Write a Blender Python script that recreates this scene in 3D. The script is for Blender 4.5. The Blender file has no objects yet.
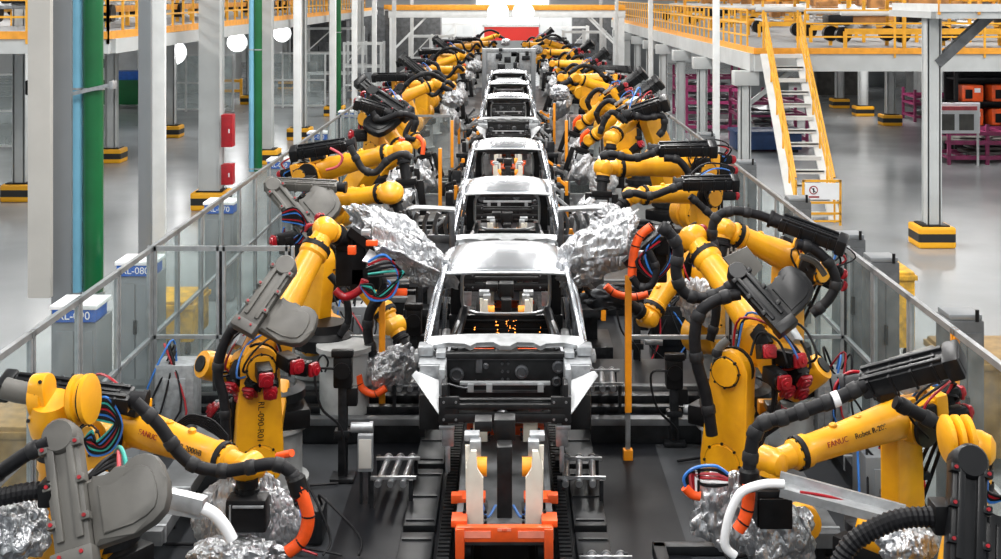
import bpy, bmesh, math, random
from mathutils import Vector, Matrix, noise
V = Vector
SC = bpy.context.scene
COL = SC.collection
# ---------------------------------------------------------------- camera
F = 1275.0; H = 5.3; VX = 510.0; VY = -5.0
cam = bpy.data.cameras.new('camera'); camo = bpy.data.objects.new('camera', cam); COL.objects.link(camo)
camo.location = (0, 0, H); camo.rotation_euler = (math.radians(90), 0, 0)
cam.sensor_fit = 'HORIZONTAL'; cam.sensor_width = 36.0; cam.lens = 36.0 * F / 1001
cam.shift_x = (500.5 - VX) / 1001; cam.shift_y = -(279.5 - VY) / 1001
cam.clip_start = 0.5; cam.clip_end = 400
SC.camera = camo
# ---------------------------------------------------------------- light
w = bpy.data.worlds.new('World'); SC.world = w; w.use_nodes = True
bg = w.node_tree.nodes['Background']; bg.inputs[0].default_value = (0.90, 0.96, 1.0, 1); bg.inputs[1].default_value = 0.6
def area(name, loc, size, power, rot=(0, 0, 0), col=(1, 0.98, 0.95)):
    l = bpy.data.lights.new(name, 'AREA'); l.shape = 'RECTANGLE'; l.size = size[0]; l.size_y = size[1]; l.energy = power; l.color = col
    o = bpy.data.objects.new(name, l); COL.objects.link(o); o.location = loc; o.rotation_euler = rot
for i, y in enumerate((3, 11, 19, 27, 36, 46, 58, 72)):
    for x in (-2.6, 2.6): area('high_bay_lamp', (x, y, 9.5), (1.0, 4.5), 620)
    for x in (-14, -24, 14, 24): area('high_bay_lamp', (x, y + 2, 9.5), (1.4, 4.5), 620)
for x, y in ((14, 40), (22, 44), (15, 54), (23, 60), (10, 48), (10, 62), (16, 72)): area('deck_fill', (x, y, 3.2), (3, 1.2), 170)  # unseen fill lights, added to brighten the floor below the right deck
for x, y in ((-12, 34), (-20, 40), (-13, 48), (-22, 56), (-13, 64), (-22, 72)): area('deck_fill', (x, y, 4.0), (3, 1.2), 190)  # the same added fill below the left deck, no fixtures modelled
for x, y in ((-5, 84), (5, 84), (0, 76)): area('hall_lamp', (x, y, 9), (4, 4), 900)
SC.view_settings.view_transform = 'Standard'; SC.view_settings.look = 'None'
SC.view_settings.exposure = -0.12; SC.view_settings.gamma = 1.0; SC.view_settings.use_curve_mapping = False

def P(px, py, D):
    """a point at distance D whose place in the photo is (px, py)"""
    return V(((px - VX) * D / F, D, H - (py - VY) * D / F))
# ---------------------------------------------------------------- materials
def mat(name, col, rough=0.5, metal=0.0, noise_amt=0.12, scale=6.0, bump=0.0, bscale=20, emit=0, coat=0, col2=None, stretch=None, spec=0.5):
    m = bpy.data.materials.new(name); m.use_nodes = True
    nt = m.node_tree; b = nt.nodes['Principled BSDF']
    b.inputs['Roughness'].default_value = rough; b.inputs['Metallic'].default_value = metal
    b.inputs['Specular IOR Level'].default_value = spec
    if coat: b.inputs['Coat Weight'].default_value = coat
    tc = nt.nodes.new('ShaderNodeTexCoord'); n = nt.nodes.new('ShaderNodeTexNoise')
    n.inputs['Scale'].default_value = scale; n.inputs['Detail'].default_value = 5
    src = tc.outputs['Object']
    if stretch:
        mp = nt.nodes.new('ShaderNodeMapping'); mp.inputs['Scale'].default_value = stretch
        nt.links.new(src, mp.inputs[0]); src = mp.outputs[0]
    nt.links.new(src, n.inputs['Vector'])
    r = nt.nodes.new('ShaderNodeValToRGB')
    c2 = col2 or tuple(c * (1 - noise_amt * 2) for c in col)
    r.color_ramp.elements[0].position = 0.35; r.color_ramp.elements[1].position = 0.62
    r.color_ramp.elements[0].color = (*c2, 1); r.color_ramp.elements[1].color = (*col, 1)
    nt.links.new(n.outputs['Fac'], r.inputs[0]); nt.links.new(r.outputs[0], b.inputs['Base Color'])
    if bump:
        n2 = nt.nodes.new('ShaderNodeTexNoise'); n2.inputs['Scale'].default_value = bscale; n2.inputs['Detail'].default_value = 4
        nt.links.new(src, n2.inputs['Vector'])
        bp = nt.nodes.new('ShaderNodeBump'); bp.inputs['Strength'].default_value = bump; bp.inputs['Distance'].default_value = 0.03
        nt.links.new(n2.outputs['Fac'], bp.inputs['Height']); nt.links.new(bp.outputs[0], b.inputs['Normal'])
    if emit:
        b.inputs['Emission Color'].default_value = (*col, 1); b.inputs['Emission Strength'].default_value = emit
    return m
def creased(m):
    """adds sharp folds to a cloth material"""
    nt = m.node_tree; b = nt.nodes['Principled BSDF']; tc = nt.nodes.new('ShaderNodeTexCoord')
    mp = nt.nodes.new('ShaderNodeMapping'); mp.inputs['Scale'].default_value = (1, 1, .4); mp.inputs['Rotation'].default_value = (.2, .3, 0); nt.links.new(tc.outputs['Object'], mp.inputs[0])
    prev = None
    for sc, di in ((5, .06), (11, .03), (26, .010)):
        n = nt.nodes.new('ShaderNodeTexNoise'); n.inputs['Scale'].default_value = sc; n.inputs['Detail'].default_value = 1.5; n.inputs['Distortion'].default_value = .6
        nt.links.new(mp.outputs[0], n.inputs['Vector'])
        s1 = nt.nodes.new('ShaderNodeMath'); s1.operation = 'SUBTRACT'; s1.inputs[1].default_value = .5; nt.links.new(n.outputs['Fac'], s1.inputs[0])
        s2 = nt.nodes.new('ShaderNodeMath'); s2.operation = 'ABSOLUTE'; nt.links.new(s1.outputs[0], s2.inputs[0])
        s3 = nt.nodes.new('ShaderNodeMath'); s3.operation = 'POWER'; s3.inputs[1].default_value = .7; nt.links.new(s2.outputs[0], s3.inputs[0])
        bp = nt.nodes.new('ShaderNodeBump'); bp.inputs['Strength'].default_value = 1; bp.inputs['Distance'].default_value = di * 1.1
        nt.links.new(s3.outputs[0], bp.inputs['Height'])
        if prev: nt.links.new(prev.outputs[0], bp.inputs['Normal'])
        prev = bp
    nt.links.new(prev.outputs[0], b.inputs['Normal'])
def hz(name, c1, c2, step, rough=.5):
    """horizontal hazard bands along z"""
    m = bpy.data.materials.new(name); m.use_nodes = True; nt = m.node_tree; b = nt.nodes['Principled BSDF']
    tc = nt.nodes.new('ShaderNodeTexCoord'); sp = nt.nodes.new('ShaderNodeSeparateXYZ'); nt.links.new(tc.outputs['Object'], sp.inputs[0])
    a = nt.nodes.new('ShaderNodeMath'); a.operation = 'PINGPONG'; a.inputs[1].default_value = step; nt.links.new(sp.outputs[2], a.inputs[0])
    g = nt.nodes.new('ShaderNodeMath'); g.operation = 'GREATER_THAN'; g.inputs[1].default_value = step * .6; nt.links.new(a.outputs[0], g.inputs[0])
    mx = nt.nodes.new('ShaderNodeMix'); mx.data_type = 'RGBA'; mx.inputs[6].default_value = (*c1, 1); mx.inputs[7].default_value = (*c2, 1)
    nt.links.new(g.outputs[0], mx.inputs[0]); nt.links.new(mx.outputs[2], b.inputs['Base Color']); b.inputs['Roughness'].default_value = rough
    return m
def glassmat(name, tint, fac):
    m = bpy.data.materials.new(name); m.use_nodes = True; nt = m.node_tree
    nt.nodes.remove(nt.nodes['Principled BSDF']); out = nt.nodes['Material Output']
    t = nt.nodes.new('ShaderNodeBsdfTransparent'); t.inputs[0].default_value = (*tint, 1)
    g = nt.nodes.new('ShaderNodeBsdfPrincipled'); g.inputs['Base Color'].default_value = (.75, .8, .8, 1); g.inputs['Roughness'].default_value = .12
    n = nt.nodes.new('ShaderNodeTexNoise'); n.inputs['Scale'].default_value = 2.5; n.inputs['Detail'].default_value = 6
    tc = nt.nodes.new('ShaderNodeTexCoord'); nt.links.new(tc.outputs['Object'], n.inputs['Vector'])
    mr = nt.nodes.new('ShaderNodeMapRange'); mr.inputs[1].default_value = .35; mr.inputs[2].default_value = .7; mr.inputs[3].default_value = fac * .5; mr.inputs[4].default_value = fac * 1.6
    nt.links.new(n.outputs['Fac'], mr.inputs[0])
    mx = nt.nodes.new('ShaderNodeMixShader'); nt.links.new(mr.outputs[0], mx.inputs[0]); nt.links.new(t.outputs[0], mx.inputs[1]); nt.links.new(g.outputs[0], mx.inputs[2])
    nt.links.new(mx.outputs[0], out.inputs['Surface'])
    return m
M = dict(
    yellow=mat('robot_yellow', (.84, .385, .006), .4, 0, .1, 3, coat=.12, col2=(.66, .275, .006)),
    yellow_dirty=mat('worn_yellow', (.85, .45, .02), .5, 0, .2, 9, col2=(.42, .24, .03)),
    black=mat('black_plastic', (.009, .009, .010), .42, 0, .2, 8, spec=.2),
    rubber=mat('black_rubber', (.011, .011, .013), .5, 0, .2, 12, spec=.2),
    hosegrey=mat('grey_hose', (.02, .02, .022), .45, 0, .2, 10, spec=.25),
    casegrey=mat('grey_plastic', (.115, .11, .10), .5, 0, .15, 3, col2=(.07, .067, .062)),
    caseblk=mat('charcoal_plastic', (.010, .0105, .012), .36, 0, .15, 5, spec=.28),
    red=mat('motor_red', (.36, .006, .015), .35, 0, .2, 8),
    orange=mat('hose_orange', (.95, .10, .01), .45, 0, .1, 10),
    orangep=mat('carrier_orange', (.90, .11, .015), .42, 0, .12, 4, col2=(.6, .08, .02)),
    amber=mat('amber_paint', (.93, .33, .01), .45, 0, .08, 5),
    blue=mat('cable_blue', (.03, .17, .55), .4), teal=mat('cable_teal', (.03, .35, .3), .4), pink=mat('cable_pink', (.65, .1, .12), .4),
    steel=mat('steel', (.50, .51, .53), .3, .85, .15, 12), darksteel=mat('dark_steel', (.028, .03, .034), .4, .6, .3, 9),
    alu=mat('aluminium_profile', (.40, .42, .435), .35, .6, .1, 8), galv=mat('galvanised', (.42, .44, .46), .4, .5, .15, 15),
    body=mat('body_panel', (.40, .42, .45), .27, .85, .05, 2, spec=.6), bodyd=mat('body_inner', (.16, .165, .175), .34, .8, .25, 6),
    bodyw=mat('zinc_panel', (.52, .535, .55), .32, .55, .12, 9), bodyk=mat('ecoat_black', (.012, .0125, .014), .4, .2, .3, 10),
    cloth=mat('silver_cloth', (.60, .61, .63), .30, .8, .15, 4, bump=.5, bscale=7, col2=(.42, .43, .45), stretch=(1, 1, .45)),
    white=mat('white_paint', (.72, .74, .74), .45, 0, .06, 3), cream=mat('cream_paint', (.80, .76, .66), .45, 0, .08, 4),
    colpaint=mat('column_grey', (.52, .54, .54), .5, 0, .06, 1.5), colbeige=mat('column_beige', (.50, .485, .455), .5, 0, .05, 1.5),
    green=mat('pipe_green', (.004, .12, .035), .35, 0, .1, 2), lblue=mat('pipe_blue', (.20, .48, .66), .35, 0, .05, 2),
    rail=mat('railing_yellow', (.84, .41, .025), .45, 0, .1, 5), railor=mat('edge_orange', (.86, .36, .03), .5, 0, .1, 5),
    fredx=mat('fire_red', (.5, .01, .02), .4), darkblue=mat('bin_blue', (.012, .045, .14), .5), magenta=mat('rack_magenta', (.32, .035, .13), .45, 0, .2, 5),
    signblue=mat('sign_blue', (.02, .13, .55), .4), signwhite=mat('sign_white', (.85, .86, .88), .5, 0, .02),
    deck=mat('deck_plate', (.016, .018, .021), .42, .4, .3, 5), prof=mat('profile_grey', (.24, .255, .27), .4, .3, .04, 1.5), padpink=mat('worn_pink', (1, .30, .2), .5), deckgrey=mat('deck_grey', (.30, .31, .32), .6), ceil=mat('ceiling_panel', (.26, .27, .28), .7, 0, .1, .5), brown=mat('orange_brown', (.55, .25, .07), .6, 0, .25, 3), duct=mat('duct_grey', (.15, .157, .165), .45, .3, .2, 4),
    pedestal=mat('pedestal_grey', (.42, .43, .43), .5, 0, .15, 4), red2=mat('banner_red', (.75, .03, .02), .5, 0, .1, .3),
    lamp=mat('lamp_glow', (1, 1, 1), .5, emit=14), spark=mat('spark_glow', (1, .3, .04), .5, emit=5), green_led=mat('green_led', (.05, .9, .3), .5, emit=3),
    hazard=hz('hazard_bands', (.88, .42, .01), (.012, .012, .012), .22), glass=glassmat('clear_panel', (.90, .93, .925), .05),
    fogglass=glassmat('haze_panel', (.9, .94, .94), .2), wallm=mat('wall_panel', (.66, .69, .70), .6, 0, .06, .4),
    walldark=mat('wall_dark', (.22, .24, .25), .6, 0, .15, .5), foil=mat('cast_brown', (.35, .22, .08), .5, .3, .2, 6),
)
creased(M['cloth'])
def floor_mat(name, c1, c2, rough):
    m = mat(name, c1, rough, 0, .1, .35, col2=c2, spec=.4 if rough < .3 else .12)
    nt = m.node_tree; b = nt.nodes['Principled BSDF']
    tc = nt.nodes.new('ShaderNodeTexCoord')
    n = nt.nodes.new('ShaderNodeTexNoise'); n.inputs['Scale'].default_value = .8; n.inputs['Detail'].default_value = 6
    nt.links.new(tc.outputs['Object'], n.inputs['Vector'])
    mr = nt.nodes.new('ShaderNodeMapRange'); mr.inputs[3].default_value = rough * .7; mr.inputs[4].default_value = rough * 1.5
    nt.links.new(n.outputs['Fac'], mr.inputs[0]); nt.links.new(mr.outputs[0], b.inputs['Roughness'])
    return m
M['lit'] = mat('glare_panel', (1, 1, 1), .6, emit=2.6)  # emission imitates the wide lamp glare at the far end
M['floor'] = floor_mat('polished_floor', (.31, .325, .335), (.26, .275, .285), .2)
M['cellfloor'] = floor_mat('cell_floor', (.010, .011, .014), (.005, .0055, .007), .38)
M['sidefloor'] = floor_mat('cell_side_floor', (.05, .053, .058), (.02, .022, .026), .4)
# ---------------------------------------------------------------- mesh builder
def frame(z, up=V((0, 0, 1))):
    z = z.normalized(); x = up.cross(z)
    if x.length < 1e-3: x = V((1, 0, 0))
    x.normalize(); y = z.cross(x)
    return Matrix((x, y, z)).transposed().to_4x4()
def frame_xz(x, z, o):
    """matrix with local x along x, local z as near z as possible, at o"""
    x = x.normalized(); y = z.cross(x).normalized(); z = x.cross(y)
    m = Matrix((x, y, z)).transposed().to_4x4(); m.translation = o
    return m
def spline(pts, k=6):
    pts = [V(p) for p in pts]
    if len(pts) < 3: return pts
    out = []; n = len(pts)
    for i in range(n - 1):
        p0 = pts[max(i - 1, 0)]; p1 = pts[i]; p2 = pts[i + 1]; p3 = pts[min(i + 2, n - 1)]
        for j in range(k):
            t = j / k; t2 = t * t; t3 = t2 * t
            out.append(.5 * ((2 * p1) + (p2 - p0) * t + (2 * p0 - 5 * p1 + 4 * p2 - p3) * t2 + (3 * p1 - p0 - 3 * p2 + p3) * t3))
    out.append(pts[-1]); return out
class MB:
    def __init__(s): s.bm = bmesh.new()
    def box(s, c, size, mtx=None, bevel=0.0):
        m = Matrix.Translation(V(c)) @ Matrix.Diagonal((*size, 1))
        if mtx is not None: m = mtx @ m
        r = bmesh.ops.create_cube(s.bm, size=1, matrix=m)
        if bevel:
            es = list({e for v in r['verts'] for e in v.link_edges})
            bmesh.ops.bevel(s.bm, geom=es, offset=bevel, segments=2, affect='EDGES', profile=.6)
        return s
    def box2(s, a, b, bevel=0.0):
        a = V(a); b = V(b); return s.box((a + b) / 2, [abs(q) for q in (b - a)], None, bevel)
    def beam(s, a, b, wd, ht, up=V((0, 0, 1)), bevel=0):
        a = V(a); b = V(b); d = b - a; f = frame(d, up); f.translation = (a + b) / 2
        return s.box((0, 0, 0), (wd, ht, d.length), f, bevel)
    def lathe(s, o, d, prof, n=18):
        o = V(o); f = frame(V(d)); f.translation = o; rings = []
        for t, r in prof:
            rings.append([s.bm.verts.new(f @ V((r * math.cos(2 * math.pi * i / n), r * math.sin(2 * math.pi * i / n), t))) for i in range(n)])
        for a, b in zip(rings, rings[1:]):
            for i in range(n):
                s.bm.faces.new((a[i], a[(i + 1) % n], b[(i + 1) % n], b[i]))
        s.bm.faces.new(rings[0][::-1]); s.bm.faces.new(rings[-1]); return s
    def cyl(s, a, b, r, r2=None, n=16):
        a = V(a); b = V(b); return s.lathe(a, b - a, [(0, r), ((b - a).length, r if r2 is None else r2)], n)
    def dome(s, o, d, r, h, n=18):
        return s.lathe(o, d, [(0, r)] + [(h * math.sin(a), max(r * math.cos(a), .002)) for a in [i * math.pi / 2 / 5 for i in range(1, 6)]], n)
    def tube(s, pts, r, n=10, rib=0, k=6, raw=False):
        p = [V(q) for q in pts] if raw else spline(pts, k)
        if rib:   # resample evenly so the ribs are regular
            q = [p[0]]; step = rib; acc = 0
            for a, b in zip(p, p[1:]):
                L = (b - a).length; t = step - acc
                while t < L: q.append(a.lerp(b, t / L)); t += step
                acc = (acc + L) % step
            p = q if len(q) > 2 else p
        rings = []; up = None
        for i, c in enumerate(p):
            d = (p[min(i + 1, len(p) - 1)] - p[max(i - 1, 0)])
            if d.length < 1e-6: d = V((0, 0, 1))
            d.normalize()
            if up is None: up = V((0, 0, 1)) if abs(d.z) < .9 else V((1, 0, 0))
            x = (up - d * up.dot(d)).normalized(); y = d.cross(x); up = x
            rr = r * (1.0 if not rib or i % 2 else .86)
            rings.append([s.bm.verts.new(c + x * rr * math.cos(2 * math.pi * j / n) + y * rr * math.sin(2 * math.pi * j / n)) for j in range(n)])
        for a, b in zip(rings, rings[1:]):
            for j in range(n): s.bm.faces.new((a[j], a[(j + 1) % n], b[(j + 1) % n], b[j]))
        s.bm.faces.new(rings[0][::-1]); s.bm.faces.new(rings[-1]); return s
    def prism(s, pts, mtx, z0, z1, bevel=0.0):
        lo = [s.bm.verts.new(mtx @ V((x, y, z0))) for x, y in pts]; hi = [s.bm.verts.new(mtx @ V((x, y, z1))) for x, y in pts]
        n = len(pts); f = [s.bm.faces.new(lo[::-1]), s.bm.faces.new(hi)]
        for i in range(n): s.bm.faces.new((lo[i], lo[(i + 1) % n], hi[(i + 1) % n], hi[i]))
        if bevel:
            bmesh.ops.bevel(s.bm, geom=list(f[0].edges) + list(f[1].edges), offset=bevel, segments=2, affect='EDGES', profile=.6)
        return s
    def link(s, a, ra, b, rb, axis, z0, z1, bevel=.02):
        """flat tapered link with round ends, from a to b, thick along axis"""
        a = V(a); b = V(b); d = b - a; d = d - axis * d.dot(axis); L = d.length
        f = frame_xz(d, axis, a); pts = []
        th = math.acos(max(-1, min(1, (ra - rb) / L))); N = 9
        for i in range(N + 1):
            t = th + (2 * math.pi - 2 * th) * i / N; pts.append((ra * math.cos(t), ra * math.sin(t)))
        for i in range(N + 1):
            t = -th + 2 * th * i / N; pts.append((L + rb * math.cos(t), rb * math.sin(t)))
        # waist it a little between the two ends
        return s.prism(pts, f, z0, z1, bevel)
    def blob(s, c, rad, seed, amp=.25, sub=4, mtx=None, freq=2.2):
        r = bmesh.ops.create_icosphere(s.bm, subdivisions=sub, radius=1)
        off = V((seed * 7.3, seed * 3.1, seed * 1.7))
        for v in r['verts']:
            p = v.co.normalized(); w_ = noise.noise(p * 1.3 + off) * .5
            q = V((p.x * freq + w_, p.y * freq, p.z * freq * .38 + w_)) + off
            n0 = noise.noise(p * 1.4 + off); n1 = 1 - 2 * abs(noise.noise(q)); n2 = 1 - 2 * abs(noise.noise(q * 2.1 + V((5, 1, 2)))); n3 = noise.noise(p * freq * 1.8 + off)
            k = 1 + amp * (n0 * .9 + n1 * .55 + n2 * .28 + n3 * .3 - .35)
            co = V((p.x * rad[0], p.y * rad[1], p.z * rad[2])) * k
            if mtx is not None: co = mtx @ co
            v.co = co + V(c)
        return s
    def build_each(s, name, m, parent, smooth=35):
        """every loose piece becomes a part of its own"""
        todo = set(s.bm.verts); out = []
        s.bm.verts.index_update()
        while todo:
            v = min(todo, key=lambda q: q.index); st = [v]; isl = {v}
            while st:
                x = st.pop()
                for e in x.link_edges:
                    y = e.other_vert(x)
                    if y not in isl: isl.add(y); st.append(y)
            todo -= isl; m2 = MB(); mp = {q: m2.bm.verts.new(q.co) for q in sorted(isl, key=lambda q: q.index)}
            for f in {f for q in isl for f in q.link_faces}: m2.bm.faces.new([mp[q] for q in f.verts])
            out.append(m2.build(name, m, parent, smooth=smooth))
        s.bm.free(); return out
    def build(s, name, m, parent=None, origin=None, smooth=35, mods=None):
        me = bpy.data.meshes.new(name)
        off = V((0, 0, 0))
        if parent is not None: off = parent_world(parent)
        elif origin is not None: off = V(origin)
        if off.length: bmesh.ops.translate(s.bm, verts=s.bm.verts, vec=-off)
        bmesh.ops.recalc_face_normals(s.bm, faces=s.bm.faces)
        s.bm.to_mesh(me); s.bm.free()
        if smooth:
            me.shade_smooth(); me.set_sharp_from_angle(angle=math.radians(smooth))
        me.materials.append(m)
        o = bpy.data.objects.new(name, me); COL.objects.link(o)
        if parent is not None: o.parent = parent
        else: o.location = off
        return o
def parent_world(o):
    p = V((0, 0, 0))
    while o is not None: p = p + o.location; o = o.parent
    return p
def tag(o, label, cat, group=None, kind=None):
    if label: o['label'] = label
    if cat: o['category'] = cat
    if group: o['group'] = group
    if kind: o['kind'] = kind
    return o
def thing(name, loc, label, cat, group=None):
    o = bpy.data.objects.new(name, None); o.empty_display_size = .2; COL.objects.link(o); o.location = V(loc)
    return tag(o, label, cat, group)
def struct(name, mb, m, smooth=35):
    o = mb.build(name, m, smooth=smooth); o['kind'] = 'structure'; return o
def copy_tree(o, parent=None):
    c = o.copy(); COL.objects.link(c)
    if parent is not None: c.parent = parent
    for ch in list(o.children): copy_tree(ch, c)
    return c
def text_obj(name, body, size, mtx, m, parent, depth=.002, font_scale=1.0):
    """lettering as a thin mesh; mtx: local x = reading direction, z = facing"""
    cu = bpy.data.curves.new('lettering', 'FONT'); cu.body = body; cu.size = size; cu.extrude = depth; cu.align_x = 'CENTER'; cu.align_y = 'CENTER'
    t = bpy.data.objects.new('lettering', cu); COL.objects.link(t)
    bpy.context.view_layer.update()
    me = bpy.data.meshes.new_from_object(t.evaluated_get(bpy.context.evaluated_depsgraph_get()))
    bpy.data.objects.remove(t); bpy.data.curves.remove(cu)
    mm = mtx.copy()
    mm.translation = mm.translation - (parent_world(parent) if parent is not None else V((0, 0, 0)))
    me.transform(mm); me.materials.clear(); me.materials.append(m)
    o = bpy.data.objects.new(name, me); COL.objects.link(o); o.parent = parent
    return o
ORD = ['nearest', 'second', 'third', 'fourth', 'fifth', 'sixth', 'seventh', 'eighth', 'ninth', 'tenth', 'eleventh', 'twelfth']
# ---------------------------------------------------------------- robots
CAB = ['rubber', 'red', 'rubber', 'blue', 'rubber', 'rubber']
def motor(root, o, d, r, L, name='servo_motor'):
    d = V(d).normalized(); o = V(o)
    m = MB().box((0, 0, L * .36), (r * 1.75, r * 1.75, L * .72), frame_at(o, d), r * .2).lathe(o + d * L * .72, d, [(0, r * .9), (L * .08, r * .9)], 14).box((r * .7, 0, L * .3), (r * .7, r * .8, L * .3), frame_at(o, d), r * .1).build('servo_motor', M['black'], root)
    MB().box((0, 0, L * .88), (r * 1.7, r * 1.7, L * .16), frame_at(o, d), r * .3).lathe(o + d * L * .96, d, [(0, r * .7), (L * .07, r * .7), (L * .08, r * .3), (L * .13, r * .28)], 12).box((r * .6, r * .3, L * .9), (r * .6, r * .5, L * .12), frame_at(o, d), r * .1).build('motor_cap', M['red'], m)
def frame_at(o, d):
    f = frame(V(d)); f.translation = V(o); return f
def rail_case(root, a, b, n, wd, ht, m, cap=True):
    """long ribbed dress-pack rail from a (hose end) to b (open tail end)"""
    a = V(a); b = V(b); d = b - a; L = d.length; f = frame_xz(d, V(n), a)
    mb = MB().box((L / 2, 0, 0), (L, wd, ht), f, ht * .16)
    mb.box((L * .5, wd * .32, ht * .5), (L * .94, wd * .16, ht * .35), f, .006).box((L * .5, -wd * .32, ht * .5), (L * .94, wd * .16, ht * .35), f, .006)
    mb.box((L * .5, 0, ht * .52), (L * .8, wd * .12, ht * .16), f, .004)
    for t in (.12, .37, .62, .86): mb.box((L * t, 0, 0), (L * .03, wd * 1.16, ht * 1.12), f, .006)
    r = mb.build('cable_rail', m, root)
    if cap:
        MB().box((L + wd * .2, 0, 0), (wd * .55, wd * 1.22, ht * 1.3), f, wd * .12).box((L + wd * .42, 0, 0), (wd * .16, wd * .9, ht * 1.0), f, wd * .05).build('rail_end_cap', m, r)
    MB().cyl(f @ V((-wd * .55, 0, 0)), f @ V((wd * .1, 0, 0)), ht * .62, ht * .55, 14).cyl(f @ V((-wd * .62, 0, 0)), f @ V((-wd * .45, 0, 0)), ht * .72, None, 14).build('hose_gland', M['rubber'], r)
    return r
def saddle_case(root, a, b, n, side, wd, m, bolts=True):
    """rail from a to b with the wide flared hose box growing out of its side"""
    a = V(a); b = V(b); d = b - a; L = d.length; f = frame_xz(d, V(n), a); k = wd / .25
    q = L / 1.1
    out = [(.42, .12), (.455, .15), (.475, .2), (.48, .26), (.465, .32), (.43, .36), (.385, .39), (.35, .43), (.335, .49), (.345, .56), (.39, .62), (.47, .655), (.60, .67), (.74, .67), (.85, .63), (.92, .54), (.96, .4), (.98, .12)]
    pts = [(x * q, y * k * side) for x, y in out]
    if side < 0: pts = pts[::-1]
    box = MB().prism(pts, f, -.12 * k, .04 * k, .045 * k).build('hose_box', m, root)
    cx_ = sum(p[0] for p in pts) / len(pts); cy_ = sum(p[1] for p in pts) / len(pts)
    MB().prism([(cx_ + (p[0] - cx_) * .72 + .03, cy_ + (p[1] - cy_) * .72) for p in pts], f, .03 * k, .062 * k, .012 * k).build('box_lid', m, box)
    mb = MB().box((L / 2, 0, .03 * k), (L, wd, .16 * k), f, .02 * k)
    mb.box((L * .42, wd * .27, .12 * k), (L * .76, wd * .2, .05 * k), f, .01).box((L * .42, -wd * .27, .12 * k), (L * .76, wd * .2, .05 * k), f, .01)
    mb.box((L * .94, 0, .07 * k), (L * .14, wd * 1.16, .2 * k), f, .02 * k)
    mb.lathe(f @ V((L * .02, 0, -.05 * k)), (f.to_3x3() @ V((0, 0, 1))), [(0, wd * .5), (.17 * k, wd * .5), (.2 * k, wd * .42)], 18)
    lug = [(t, s_) for t in (.1, .38, .66) for s_ in (1, -1)]
    for t, s_ in lug: mb.box((L * t, s_ * wd * .46, .11 * k), (wd * .22, wd * .26, .08 * k), f, .008)
    rl = mb.build('case_rail', m, root)
    if bolts:
        z = f.to_3x3() @ V((0, 0, 1))
        for t, s_ in lug + [(.91, 1), (.91, -1)]:
            h = .15 * k if t < .9 else .17 * k
            MB().cyl(f @ V((L * t, s_ * wd * (.46 if t < .9 else .3), h)), f @ V((L * t, s_ * wd * (.46 if t < .9 else .3), h + .015)), wd * .055, None, 8).build('bolt', M['red'], rl)
    return rl
def hose(root, pts, r, m='rubber', name='hose', clamps=4, rib=0, cl='hosegrey'):
    h = MB().tube(pts, r, 12, rib=rib).build(name, M[m], root, smooth=60 if not rib else 20)
    p = spline(pts, 6); fat = cl != 'orange'; cl = 'rubber' if cl == 'orange' else cl
    for i in range(clamps):
        j = int((i + .6) / clamps * (len(p) - 1)); j = max(1, min(len(p) - 2, j)); d = (p[j + 1] - p[j - 1]).normalized()
        MB().lathe(p[j] - d * r * .8, d, [(0, r * 1.06), (r * .25, r * 1.2), (r * 1.4, r * 1.2), (r * 1.65, r * 1.06)] if fat else [(0, r * 1.05), (r * .25, r * 1.06)], 14).build('hose_clamp', M[cl], h)
    return h
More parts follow.
